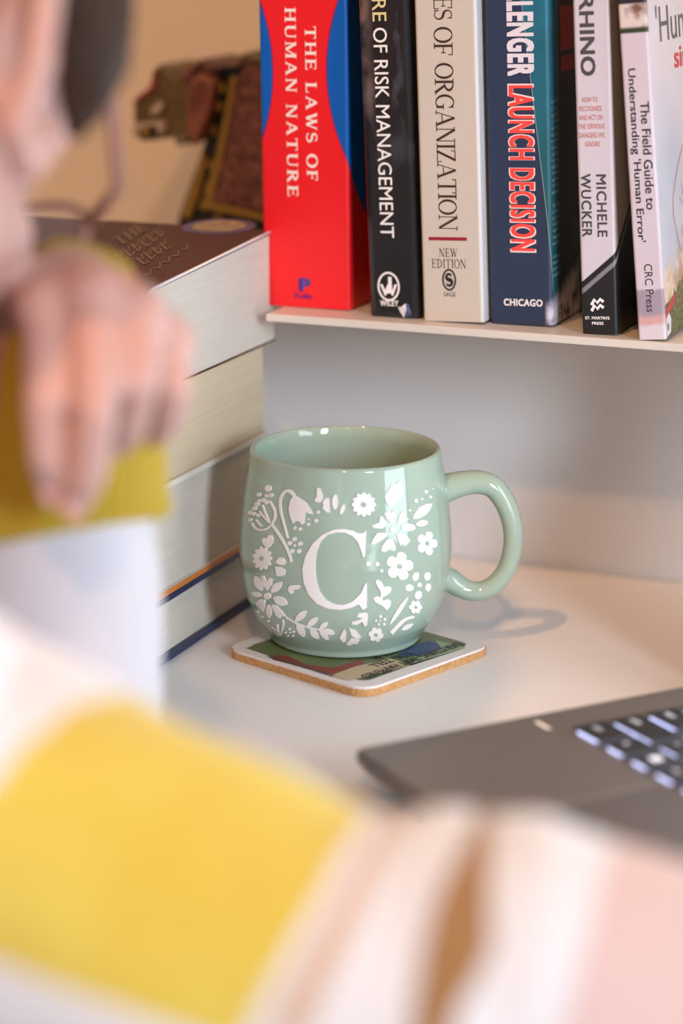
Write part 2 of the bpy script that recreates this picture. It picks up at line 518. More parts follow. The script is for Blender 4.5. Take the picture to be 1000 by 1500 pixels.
print_on('publisher_mark', fit(sans('J', .03), mm(8.6, 11.8, 10.4, 18), 'h'), white, b, lift=.0002)
print_on('publisher_name', fit(sans('WILEY', .03, 1.1), mm(5.8, 14.6, 4.7, 7.3), 'h'), white, b)
tv = [(14.4, -.3, 4.4), (16.2, -.8, 4.6), (18.2, -.4, 6.2), (21.0, .4, 5.4), (23.6, 1.2, .4), (21.4, .3, 1.3), (17.2, -.9, -.3), (15.6, -.5, 2.0), (18.6, -1.1, 3.2)]
tv = [mm(*p) for p in tv]
o = mesh_obj('torn_corner', tv, [(0, 1, 8), (1, 2, 8), (2, 3, 5), (3, 4, 5), (2, 5, 8), (5, 6, 8), (6, 7, 8), (7, 0, 8)],
             [mat('torn_paper', (0.74, 0.74, 0.80), rough=0.8), mat('torn_blue_board', (0.05, 0.07, 0.16), rough=0.6)], b, mat_idx=[0, 0, 1, 1, 1, 1, 0, 0])

# cream book
M_cream = mat('cream_cover', (0.58, 0.53, 0.47), rough=0.45, noise=(25, (0.55, 0.50, 0.44)))
N = Nodes(M_cream)
N.out(N.mix(N.step(N.x, 0.0272, 0.0006), (0.58, 0.53, 0.47), (0.64, 0.63, 0.63)))
b = shelf_book('paperback', (-0.366, 1.0037, ZB), 0.0407, 0.0284, 0.15, 0.23, M_cream, M_page,
               'cream paperback with tall thin brown capitals and a dark red bar on its spine', GR)
brown = mat('brown_print', (0.055, 0.022, 0.018), rough=0.5)
print_on('title', fit(serif('OF ORGANIZATION', .13, .045, .0), mm(8.4, 17.6, 40.6, 129)), brown, b)
print_on('title', fit(serif('IMAGES', .13, .045, .0), mm(8.9, 17.7, 132, 165)), brown, b)
print_on('red_bar', poly2([mm(3.7, 36.2), mm(21.6, 36.2), mm(21.6, 37.7), mm(3.7, 37.7)]), mat('dark_red_print', (0.30, 0.012, 0.03)), b)
print_on('edition_text', fit(serif('NEW', .12, .05), mm(8.4, 17.0, 28.8, 32.8), 'h'), brown, b)
print_on('edition_text', fit(serif('EDITION', .12, .05), mm(4.8, 20.9, 23.8, 28.0), 'h'), brown, b)
dark = mat('black_print', (0.02, 0.018, 0.02), rough=0.5)
print_on('publisher_mark', ring2(.0128, .0187, .0029, .0045, .0008), dark, b)
print_on('publisher_mark', fit(serif('S', .34, .2), mm(10.9, 14.7, 15.6, 21.8), 'h'), dark, b)
print_on('publisher_name', fit(sans('SAGE', .0), mm(10.1, 15.7, 11.2, 13.2), 'h'), dark, b)

# navy book with teal front
M_navy = mat('navy_cover', (0.022, 0.038, 0.085), rough=0.42)
N = Nodes(M_navy)
NV = (0.022, 0.038, 0.085); TL = (0.012, 0.13, 0.20)
u = N.m('ADD', N.x, N.y)                                     # unrolled over the fold
edge = N.m('ADD', N.m('MULTIPLY', N.m('SUBTRACT', 0.1408, N.z), 0.1095), 0.0168)
t1 = N.step(N.m('SUBTRACT', u, edge), 0.0, 0.0002)
teal = N.mix(N.noise(60, 4), TL, (0.015, 0.17, 0.27))
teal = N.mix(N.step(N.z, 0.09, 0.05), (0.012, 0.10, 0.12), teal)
col = N.mix(t1, NV, teal)
ln = N.m('MULTIPLY', N.step(N.m('SUBTRACT', u, edge), 0.0, 0.00008), N.m('SUBTRACT', 1.0, N.step(N.m('SUBTRACT', u, edge), 0.00025, 0.00008)))
col = N.mix(N.m('MULTIPLY', ln, .7), col, (0.45, 0.50, 0.45))
bk = N.step(N.m('ADD', N.y, N.m('MULTIPLY', N.z, -0.02)), 0.0105, 0.0022)
col = N.mix(bk, col, (0.010, 0.010, 0.011))
red = N.m('MULTIPLY', N.step(N.y, 0.0165, 0.0003), N.step(N.z, 0.118, 0.0004))
red2 = N.m('MULTIPLY', N.m('MULTIPLY', N.step(N.y, 0.0170, 0.0003), N.step(N.z, 0.109, 0.0004)), N.m('SUBTRACT', 1.0, N.step(N.z, 0.1155, 0.0004)))
gapz = N.m('MULTIPLY', N.step(N.z, 0.137, 0.0003), N.m('SUBTRACT', 1.0, N.step(N.z, 0.1395, 0.0003)))
red = N.m('MULTIPLY', N.m('MAXIMUM', red, red2), N.m('SUBTRACT', 1.0, gapz))
col = N.mix(red, col, (0.42, 0.02, 0.015))
smk = N.m('MULTIPLY', N.noise(120, 5, (1, 1, .8), .42, .58), N.m('SUBTRACT', 1.0, N.step(N.m('SUBTRACT', N.z, N.m('MULTIPLY', N.y, .35)), 0.0088, 0.0035)))
smk = N.m('MULTIPLY', smk, N.step(u, 0.0262, 0.0008))
col = N.mix(smk, col, (0.62, 0.60, 0.72))
N.out(col)
b = shelf_book('hardback', (-0.3362, 1.0086, ZB), 0.0376, 0.0292, 0.15, 0.232, M_navy, M_page,
               'navy book with a teal front cover and bold white and coral capitals', GR, rad=0.0022)
coral = mat('coral_print', (0.86, 0.07, 0.06), rough=0.45)
lw = sans('LAUNCH DECISION', .034, 1.12); lw2 = sans('LAUNCH DECISION', .060, 1.12)
print_on('title', fit(lw2, mm(9.9, 22.2, 32.0, 105.3)), mat('pale_pink_print', (0.85, 0.66, 0.66)), b)
print_on('title', fit(lw, mm(10.5, 21.6, 32.7, 104.6)), coral, b, lift=.0002)
print_on('title', fit(sans('CHALLENGER', .05, 1.12), mm(10.1, 22.4, 108.6, 163)), mat('lilac_white_print', (0.74, 0.70, 0.78)), b)
print_on('publisher_name', fit(sans('CHICAGO', .035, 1.08), mm(6.6, 24.6, 8.2, 11.4), 'h'), white, b)
tealtxt = mat('faint_typewriter_print', (0.30, 0.46, 0.48), rough=0.6)
zt = 100.0
for i, s in enumerate(['Case Pin', 'A. Design', 'The SRM', 'The SRM joint', 'clevis joint', 'which had', 'provide', 'exists a', 'rotation', 'During', 'safe and', 'energize', 'seal in', 'during', 'action', '', 'The sub', 'of the', 'for the', 'engine', 'applic', 'mode', 'subs', '', 'a seal', 'immed', 'cond', 'exist']):
    if not s: zt -= 3.0; continue
    zt -= 3.4 if i < 2 else 2.75
    o = print_on('cover_text', fit(sans(s), mm(0.4, 10.8, zt, zt+1.7), 'h'), tealtxt, b, 'cover', .0292)

# white book
M_wht = mat('white_lilac_cover', (0.60, 0.57, 0.65), rough=0.42)
N = Nodes(M_wht)
line = N.m('SUBTRACT', N.z, N.m('MULTIPLY', N.m('ADD', N.x, N.m('MULTIPLY', N.y, 0.9)), 0.83))
col = N.mix(N.step(N.m('ADD', N.x, N.y), 0.0165, 0.0006), (0.60, 0.57, 0.65), (0.50, 0.43, 0.36))
col = N.mix(N.step(line, 0.0222, 0.0003), (0.012, 0.012, 0.014), col)
gs = N.m('MULTIPLY', N.step(line, 0.0168, 0.0003), N.m('SUBTRACT', 1.0, N.step(line, 0.0192, 0.0003)))
N.out(N.mix(N.m('MULTIPLY', gs, N.m('SUBTRACT', 1.0, N.step(N.x, 0.0165, 0.0004))), col, (0.22, 0.21, 0.23)))
b = shelf_book('paperback', (-0.2913, 1.0005, ZB), 0.0571, 0.0160, 0.15, 0.22, M_wht, M_page,
               'slim white book with grey capitals and a slanted black foot on its spine', GR)
grey = mat('charcoal_print', (0.07, 0.065, 0.075), rough=0.5)
print_on('title', fit(sans('RHINO', .03, 1.05), mm(2.8, 9.4, 110.6, 144)), grey, b)
rose = mat('brick_red_print', (0.52, 0.12, 0.09), rough=0.5)
for i, s in enumerate(['HOW TO', 'RECOGNIZE', 'AND ACT ON', 'THE OBVIOUS', 'DANGERS WE', 'IGNORE']):
    hw = [3.4, 5.0, 5.2, 5.8, 5.6, 3.2][i]; z = 99.6-3.75*i
    print_on('subtitle', fit(sans(s), mm(6.5-hw+.12*i, 6.5+hw+.12*i, z, z+2.1), 'h'), rose, b)
print_on('author_name', fit(sans('MICHELE', .022, 1.1), mm(8.2, 12.7, 42.2, 69)), grey, b)
print_on('author_name', fit(sans('WUCKER', .022, 1.1), mm(1.4, 5.9, 42.2, 69.4)), grey, b)
for k in range(2):
    zz = .0112+.0026*k
    print_on('publisher_mark', ribbon([mm(4.6, zz*1000-1.2), mm(6.0, zz*1000+1.2), mm(7.2, zz*1000-.2), mm(8.6, zz*1000+1.4), mm(10.0, zz*1000+.2)], .0014), white, b)
print_on('publisher_name', fit(sans("ST. MARTIN'S", .03), mm(1.6, 12.6, 6.3, 7.7), 'h'), white, b)
print_on('publisher_name', fit(sans('PRESS', .03), mm(4.6, 9.8, 4.0, 5.3), 'h'), white, b)

# pale book with picture cover
M_sky = mat('pale_sky_cover', (0.70, 0.66, 0.74), rough=0.35, coat=0.15)
N = Nodes(M_sky)
front = N.step(N.y, 0.0016, 0.0005)
sp = N.mix(N.noise(18, 4), (0.60, 0.56, 0.65), (0.60, 0.51, 0.58))
pic = N.m('MULTIPLY', N.step(N.z, 0.1295, 0.0003), N.m('SUBTRACT', 1.0, N.step(N.z, 0.1415, 0.0003)))
puff = N.m('MULTIPLY', N.noise(110, 5, (1, 1, 1), .42, .6), N.step(N.m('ADD', N.x, N.m('MULTIPLY', N.z, .5)), 0.0712, .0012))
scn = N.mix(puff, (0.66, 0.58, 0.56), (0.20, 0.10, 0.07))
scn = N.mix(N.step(N.z, 0.1318, 0.0006), (0.03, 0.05, 0.02), scn)
sp = N.mix(pic, sp, scn)
sp = N.mix(N.step(N.z, 0.1415, 0.0003), sp, (0.03, 0.02, 0.025))
ftz = N.m('ADD', N.z, N.m('MULTIPLY', N.noise(90, 4, (1, 1, 1), .3, .7), .004))
ft = N.mix(N.step(ftz, 0.0125, 0.0012), (0.62, 0.36, 0.36), (0.34, 0.29, 0.36))
ft = N.mix(N.step(ftz, 0.0085, 0.001), (0.66, 0.60, 0.66), ft)
sp = N.mix(N.step(ftz, 0.0235, 0.0006), ft, sp)
sky = N.mix(N.noise(14, 5, (1, 1, 1), .38, .62, (5, 2, 1)), (0.34, 0.44, 0.60), (0.62, 0.61, 0.67))
sky = N.mix(N.step(N.z, 0.092, 0.03), sky, N.mix(N.noise(12, 4), (0.62, 0.58, 0.64), (0.52, 0.50, 0.60)))
cz = N.m('ADD', N.m('SUBTRACT', N.z, N.m('MULTIPLY', N.y, .25)), N.m('MULTIPLY', N.noise(70, 5, (1, 1, 1), .3, .7, (1, 4, 0)), .012))
cloud = N.mix(N.noise(130, 5, (1, 1, 1), .4, .6, (2, 0, 1)), (0.42, 0.27, 0.16), (0.70, 0.58, 0.46))
sky = N.mix(N.step(cz, 0.031, 0.006), cloud, sky)
trees = N.mix(N.noise(420, 4, (1, 1, 1), .38, .6), (0.012, 0.022, 0.008), (0.12, 0.17, 0.045))
gz = N.m('ADD', N.m('SUBTRACT', N.z, N.m('MULTIPLY', N.y, .3)), N.m('MULTIPLY', N.noise(160, 4, (1, 1, 1), .3, .7, (0, 2, 4)), .004))
sky = N.mix(N.step(gz, 0.0150, 0.0008), trees, sky)
N.out(N.mix(front, sp, sky))
b = shelf_book('paperback', (-0.2647, 0.9955, ZB), 0.0956, 0.0122, 0.16, 0.23, M_sky, M_page,
               'pale leaning book at the row end with a sky picture on its front cover', GR, rad=0.0012)
print_on('title', fit(sans('The Field Guide to', .012), mm(7.0, 10.9, 55.6, 101)), dark, b)
print_on('title', fit(sans("Understanding 'Human Error'", .012), mm(1.6, 6.0, 42.0, 115)), dark, b)
print_on('publisher_name', fit(sans('CRC Press'), mm(4.4, 8.0, 12.0, 32.6)), dark, b)
print_on('cover_title', fit(sans("'Human"), mm(13, 92, 124, 139.5), 'h'), mat('dark_grey_print', (0.08, 0.075, 0.08)), b, 'cover', .0122)
print_on('cover_title', fit(sans('simple', .02), mm(40, 100, 108.5, 121), 'h'), mat('red_print', (0.62, 0.03, 0.03)), b, 'cover', .0122)
pinkp = mat('dusty_pink_print', (0.55, 0.36, 0.40), rough=0.6)
print_on('cover_mark', ribbon([mm(46, 78), mm(34, 68), mm(25, 58), mm(24, 50), mm(29, 40), mm(34, 33)], .0014), pinkp, b, 'cover', .0122)
print_on('cover_mark', ribbon([mm(36, 56), mm(45, 51), mm(40, 62)], .0012), pinkp, b, 'cover', .0122)
print_on('cover_mark', ribbon([mm(40, 33), mm(37, 44)], .0012), pinkp, b, 'cover', .0122)
print_on('cover_mark', ribbon([mm(40, 38), mm(48, 40)], .0012), pinkp, b, 'cover', .0122)
print_on('house_roof', poly2([mm(1.5, 8.5), mm(19, 14), mm(20, 17.5), mm(1.5, 12.6)]), mat('roof_red_print', (0.45, 0.05, 0.06)), b, 'cover', .0122)
print_on('house_wall', poly2([mm(1.5, .6), mm(8, 1.6), mm(10, 7), mm(6.5, 11), mm(1.5, 8.6)]), mat('house_white_print', (0.66, 0.68, 0.74)), b, 'cover', .0122)
print_on('house_window', poly2([mm(3, 3), mm(5, 3.4), mm(5, 6.4), mm(3, 6)]), mat('window_dark_print', (0.06, 0.06, 0.09)), b, 'cover', .0122, lift=.0002)

# ---------------------------------------------------------------- stack of lying books
FL = Matrix(((0, 0, -1, 0), (0, 1, 0, 0), (1, 0, 0, 0), (0, 0, 0, 1)))
GS = 'lying books in the stack on the desk'


def stack_book(name, x, y, z, t, dep, L, cmats, pmat, label, rad, th, mi=None, over=0.0, warp=None, inset=0.0005):
    rt = empty(name, (x, y, z), rot_m=FL); tag(rt, label, 'book', GS)
    cover_mesh('cover', t, dep+over, L+2*over, cmats, rt, rad, th, mi=mi, z0=-over, warp=warp, zs=[0, .25, .5, .75, 1])
    V = []; F = []
    n = 8
    for zz in (inset, L-inset):
        for k in range(n+1):
            yy = rad+0.001+(dep-0.002-rad)*k/n
            for xx in (th+0.0001, t-th-0.0001):
                V.append(warp((xx, yy, zz)) if warp else (xx, yy, zz))
    q = (n+1)*2
    for k in range(n):
        for b0, fl in ((0, 0), (q, 1)): F.append((b0+2*k, b0+2*k+1, b0+2*k+3, b0+2*k+2))
        F.append((2*k, 2*k+2, q+2*k+2, q+2*k)); F.append((2*k+1, 2*k+3, q+2*k+3, q+2*k+1))
    F.append((0, 1, q+1, q)); F.append((2*n, 2*n+1, q+2*n+1, q+2*n))
    mesh_obj('page_block', V, F, pmat, rt)
    return rt


M_nv = mat('navy_board', (0.015, 0.025, 0.085), rough=0.45)
M_or = mat('orange_board', (0.62, 0.20, 0.035), rough=0.5)
M_wc = mat('ivory_cover', (0.72, 0.68, 0.60), rough=0.5)
M_tc = mat('tan_cover', (0.60, 0.48, 0.33), rough=0.5)
sx = -0.445
stack_book('hardback', sx-0.002, 0.868, Z0+0.0003, 0.0297, 0.139, 0.2, M_nv, M_page_grey, 'navy bound hardback at the bottom of the stack on the desk', 0.004, 0.0028, over=0.002, inset=0.001)
stack_book('hardback', sx-0.001, 0.878, Z0+0.0302, 0.0497, 0.130, 0.2, [M_wc, M_or], M_page_grey, 'thick book with an orange lower cover, second from bottom of the stack', 0.003, 0.0026, over=0.001, mi=lambda i, n: 1 if i == 0 else 0, inset=0.0008)
stack_book('paperback', sx, 0.872, Z0+0.0802, 0.0408, 0.134, 0.19, M_tc, M_page_tan, 'book with tan yellowed pages lying under the topmost book of the stack', 0.002, 0.0004)
M_top = mat('dark_red_brown_cover', (0.05, 0.022, 0.018), rough=0.5, spec=0.25)
N = Nodes(M_top)
g = N.m('ADD', N.m('MULTIPLY', N.noise(22, 5, (1, 1, 1), .4, .65), .6), N.m('SUBTRACT', 1.0, N.step(N.z, 0.075, 0.06)))
N.out(N.mix(N.m('MULTIPLY', N.m('MINIMUM', g, 1.0), .75), (0.030, 0.017, 0.012), (0.095, 0.020, 0.015)))
wf = lambda v: (v[0]*(1+1.35*max(0, v[1]-.01)) if v[0] > .004 else v[0], v[1], v[2])
top = stack_book('paperback', sx, 0.885, Z0+0.1212, 0.0440, 0.135, 0.2, [M_top, mat('white_cover_edge', (0.8, 0.78, 0.78))], M_page_grey, 'thick paperback with a dark red brown cover, topmost of the lying stack', 0.007, 0.0006, mi=None, warp=wf)


EP = [wf((.0444, y, .0002)) for y in (.134, .11, .08, .05, .03, .015, .008)]+[wf((.0425, .0022, .0002)), wf((.0385, .0000, .0002)), (.030, -.0002, .0002), (.012, -.0002, .0002)]
tube('white_cover_edge', EP, .0007, mat('white_cover_edge', (0.74, 0.71, 0.72)), top, n=6)


def on_top(pts, lift=.0002):
    out = []
    for q in pts:
        v = wf((.0440, q[1]-.885, -q[0])); out.append((v[0]+lift, v[1], v[2]))
    return out


EMB = [(-0.0462,1.0105), (-0.0444,1.0574), (-0.0126,1.0264), (-0.0123,0.9878)]
ex = sum(p[0] for p in EMB)/4; ey = sum(p[1] for p in EMB)/4
erx = (EMB[2][0]-EMB[0][0])/2; ery = .0165
def disc(rx, ry, n=28): return [(ex+rx*math.cos(2*math.pi*i/n), ey+ry*math.sin(2*math.pi*i/n)) for i in range(n)]
mesh_obj('round_emblem', on_top(disc(.0175, .0175)), [tuple(range(28))], mat('purple_emblem', (0.12, 0.075, 0.17)), top, recalc=False)
mesh_obj('round_emblem', on_top(disc(.0128, .0128), .0004), [tuple(range(28))], mat('tan_emblem', (0.42, 0.30, 0.15), noise=(300, (0.24, 0.15, 0.09))), top, recalc=False)
M_gold = mat('dull_gold_print', (0.17, 0.10, 0.055), rough=0.5)
ta = Vector((-0.021,0.9194)); tb = Vector((-0.0295,0.983)); tc = Vector((-0.0633,0.9694))
xd = tb-ta; yd = tc-ta
def lettering(s, x0, y0, x1, y1):
    V, F = fit(serif(s, .24, .13, .12), (x0, x1, y0, y1), 'h')
    mesh_obj('cover_lettering', on_top([ta+xd*p[0]+yd*p[1] for p in V], .0004), F, M_gold, top, recalc=False)
lettering('THE', .18, .72, .78, .98)
for row, (y0, y1, xa, n_) in enumerate(((.38, .64, .0, 6), (.06, .3, .2, 4))):      # worn lettering, too faint to read
    for i in range(n_):
        a = xa+i*.165
        for P, w_ in (([(a, y0), (a, y1)], .04), ([(a, y1), (a+.06, (y0+y1)/2), (a+.12, y1-.03*(i % 3))], .03), ([(a+.02*(i % 2), y0), (a+.11, y0+.05*(i % 3))], .03)):
            V, F = ribbon(P, w_)
            mesh_obj('cover_lettering', on_top([ta+xd*p[0]+yd*p[1] for p in V], .0004+.000004*row), F, M_gold, top, recalc=False)
for i in range(5):
    a = .05+i*.2
    V, F = ribbon([(a, -.12), (a+.08, -.2), (a+.16, -.1)], .03)
    mesh_obj('cover_ornament', on_top([ta+xd*p[0]+yd*p[1] for p in V], .0004), F, M_gold, top, recalc=False)

# ---------------------------------------------------------------- coaster
CO = empty('coaster', (-0.3717, 0.9405, Z0), R(-21))
tag(CO, 'square drink coaster with rounded corners and a retro print, under the mug', 'coaster')


def rsq(h, r, n=6):
    P = []
    for cx, cy, a0 in ((h-r, h-r, 0), (r-h, h-r, 90), (r-h, r-h, 180), (h-r, r-h, 270)):
        for i in range(n+1):
            a = R(a0+90*i/n); P.append((cx+r*math.cos(a), cy+r*math.sin(a)))
    return P


def slab(name, P, z0, z1, m, parent, bev=0.0):
    bm = bmesh.new(); lo = [bm.verts.new((p[0], p[1], z0)) for p in P]; hi = [bm.verts.new((p[0], p[1], z1)) for p in P]
    n = len(P); bm.faces.new(lo[::-1]); bm.faces.new(hi)
    for i in range(n): bm.faces.new((lo[i], lo[(i+1) % n], hi[(i+1) % n], hi[i]))
    return bm_obj(name, bm, m, parent)


slab('cork_base', rsq(.0424, .0095), 0.0001, .0032, mat('cork', (0.62, 0.34, 0.13), rough=0.9, noise=(700, (0.45, 0.23, 0.09)), bump=(800, .4)), CO)
slab('card_top', rsq(.0420, .0093), .0032, .0043, mat('coaster_card', (0.78, 0.72, 0.70), rough=0.3), CO)


def art(name, P, m, k=0):
    return mesh_obj(name, [(p[0], p[1], .00436+.00003*k) for p in P], [tuple(range(len(P)))], m, CO, recalc=False)


art('art_ground', rsq(.0348, .005), mat('art_green', (0.16, 0.21, 0.075), rough=0.35, noise=(40, (0.10, 0.12, 0.045))), 0)
art('art_lawn', [(0.035,-0.0059), (0.0207,0.0285), (0.0365,0.0299), (0.0357,0.0111), (0.0325,-0.0206), (0.0251,-0.0361), (0.0136,-0.0259)], mat('art_pale_green', (0.27, 0.38, 0.22), rough=0.35), 1)
art('art_red', [(-0.021,-0.0366), (-0.0132,-0.0319), (0.0012,-0.0349), (0.0123,-0.0309), (0.0144,-0.0138), (0.0199,-0.0175), (0.0212,-0.0373), (0.0174,-0.0384), (0.0014,-0.0385), (-0.0136,-0.0399)], mat('art_brick_red', (0.24, 0.03, 0.02), rough=0.35), 2)
art('art_beige', [(0.019,-0.0393), (0.0185,-0.0226), (0.0229,-0.0034), (0.035,-0.0059), (0.0325,-0.0206), (0.0292,-0.0383)], mat('art_beige', (0.52, 0.40, 0.25), rough=0.35), 3)
art('art_blue', [(0.0221,-0.0029), (0.0183,0.013), (0.0181,0.026), (0.0226,0.0262), (0.0298,0.0211), (0.0294,0.0116), (0.0266,0.0027)], mat('art_blue', (0.015, 0.05, 0.16), rough=0.35), 4)
art('art_olive', [(-0.0335,-0.0367), (-0.0327,-0.0214), (-0.0176,-0.0231), (-0.0162,-0.0373)], mat('art_olive', (0.13, 0.16, 0.05), rough=0.35), 3)


def coaster_text(s, x0, x1, y0, y1, m, side):
    V, F = fit(sans(s, .012), (0, 1, 0, 1), 'h')
    if side == 'x': P = [(x0+(x1-x0)*v, y1-(y1-y0)*u_, .0046+k*4e-6) for u_, v, k in V]     # letter tops to +x
    else: P = [(x1-(x1-x0)*u_, y1-(y1-y0)*v, .0046+k*4e-6) for u_, v, k in V]               # letter tops to -y
    mesh_obj('printed_text', P, F, m, CO, recalc=False)


coaster_text('EVERYTHING THAT HAPPENED', .0285, .0338, -.031, .032, dark, 'x')
coaster_text('YOU TELL', .0215, .0265, -.018, .008, dark, 'x')
coaster_text('YOUR', .0150, .0198, -.010, .006, dark, 'x')
coaster_text('MEZZAVENDUETONE', -.018, .020, -.0395, -.0365, mat('grey_print', (0.12, 0.11, 0.11)), 'y')

# ---------------------------------------------------------------- mug
mug = empty('mug', MUG, TH)
tag(mug, 'sage green ceramic mug with raised white flowers and a large letter C', 'mug')
M_glaze = mat('sage_glaze', (0.36, 0.46, 0.37), rough=0.07, spec=0.55, coat=0.3, noise=(9, (0.34, 0.45, 0.37)))
M_white_glaze = mat('white_glaze', (0.86, 0.82, 0.81), rough=0.12, spec=0.5)
PROF = [(0.00000,0.03180),(0.00007,0.03203),(0.00016,0.03236),(0.00029,0.03273),(0.00048,0.03310),(0.00076,0.03340),(0.00114,0.03359),(0.00160,0.03371),(0.00213,0.03383),(0.00272,0.03400),(0.00334,0.03430),(0.00400,0.03474),(0.00471,0.03528),(0.00547,0.03589),(0.00628,0.03654),(0.00715,0.03720),(0.00801,0.03788),(0.00885,0.03860),(0.00979,0.03935),(0.01093,0.04012),(0.01240,0.04090),(0.01425,0.04173),(0.01640,0.04263),(0.01877,0.04351),(0.02128,0.04433),(0.02385,0.04500),(0.02661,0.04552),(0.02960,0.04593),(0.03264,0.04626),(0.03556,0.04651),(0.03816,0.04670),(0.04034,0.04682),(0.04223,0.04687),(0.04398,0.04685),(0.04575,0.04679),(0.04770,0.04670),(0.04985,0.04658),(0.05210,0.04641),(0.05441,0.04620),(0.05677,0.04596),(0.05915,0.04570),(0.06161,0.04540),(0.06415,0.04507),(0.06672,0.04471),(0.06921,0.04434),(0.07155,0.04400),(0.07381,0.04366),(0.07604,0.04330),(0.07813,0.04296),(0.08001,0.04265),(0.08157,0.04240),(0.08276,0.04221),(0.08365,0.04206),(0.08431,0.04195),(0.08480,0.04187),(0.08519,0.04180)]


def mug_r(z):
    for (a, ra), (b_, rb) in zip(PROF, PROF[1:]):
        if z <= b_: return ra+(rb-ra)*max(0, (z-a))/max(b_-a, 1e-9)
    return PROF[-1][1]


prof = [(0.0012, 0.0), (0.0012, 0.0300), (0.0, 0.0308)]+list(PROF)+[(0.0861, .0412), (0.0864, .0405), (0.0862, .0398), (0.0855, .0392), (0.080, .0394), (0.0715, .0408), (0.059, .0424), (0.0475, .0434), (0.038, .0434), (0.025, .0417), (0.016, .038), (0.009, .031), (0.006, .022), (0.0055, 0.0)]
n = 96; V = []; F = []; off = []
for z, r in prof:
    if r == 0.0: off.append((len(V), 1)); V.append((0, 0, z))
    else:
        off.append((len(V), n)); V += [(r*math.sin(2*math.pi*k/n), -r*math.cos(2*math.pi*k/n), z) for k in range(n)]
for (a, na), (b_, nb) in zip(off, off[1:]):
    for k in range(n):
        k2 = (k+1) % n
        if na == 1: F.append((a, b_+k, b_+k2))
        elif nb == 1: F.append((a+k, a+k2, b_))
        else: F.append((a+k, a+k2, b_+k2, b_+k))
mesh_obj('body', V, F, M_glaze, mug, smooth=True)
hp = [(.0415, .0668), (.0470, .0686), (.0528, .0700), (.0590, .0702), (.0650, .0678), (.0701, .0606), (.0730, .0520), (.0737, .0430), (.0718, .0325), (.0674, .0252), (.0620, .0213), (.0565, .0205), (.0512, .0222), (.0466, .0252), (.0420, .0268)]
hr = [.0068, .0060, .0054, .0052, .0050, .0048, .0045, .0043, .0043, .0043, .0043, .0044, .0047, .0054, .0062]
tube('handle', crom([(x, 0, z) for x, z in hp], 5), lerp_list(hr, 5), M_glaze, mug, n=24, up=(0, 1, 0), oval=1.18)


def motif_mesh(name, flat, m, lift=.00042):
    pts = [(flat[i]*.001, flat[i+1]*.0001) for i in range(0, len(flat), 2)]
    bm = bmesh.new()
    vs = [bm.verts.new((a*.045, z, 0)) for a, z in pts]
    bm.faces.new(vs); bm.normal_update()
    bmesh.ops.triangulate(bm, faces=bm.faces[:], ngon_method='EAR_CLIP')
    for _ in range(3):
        long = [e for e in bm.edges if e.calc_length() > .0026]
        if not long: break
        bmesh.ops.subdivide_edges(bm, edges=long, cuts=1, use_grid_fill=False)
        bmesh.ops.triangulate(bm, faces=bm.faces[:])
    ring = [e for e in bm.edges if e.is_boundary]
    ex_ = bmesh.ops.extrude_edge_only(bm, edges=ring)
    low = set(v for v in ex_['geom'] if isinstance(v, bmesh.types.BMVert))
    for v in bm.verts:
        a, z = v.co.x/.045, v.co.y
        r = mug_r(z)+(-.0003 if v in low else lift)
        v.co = Vector((r*math.sin(a), -r*math.cos(a), z))
    bm_obj(name, bm, m, mug)


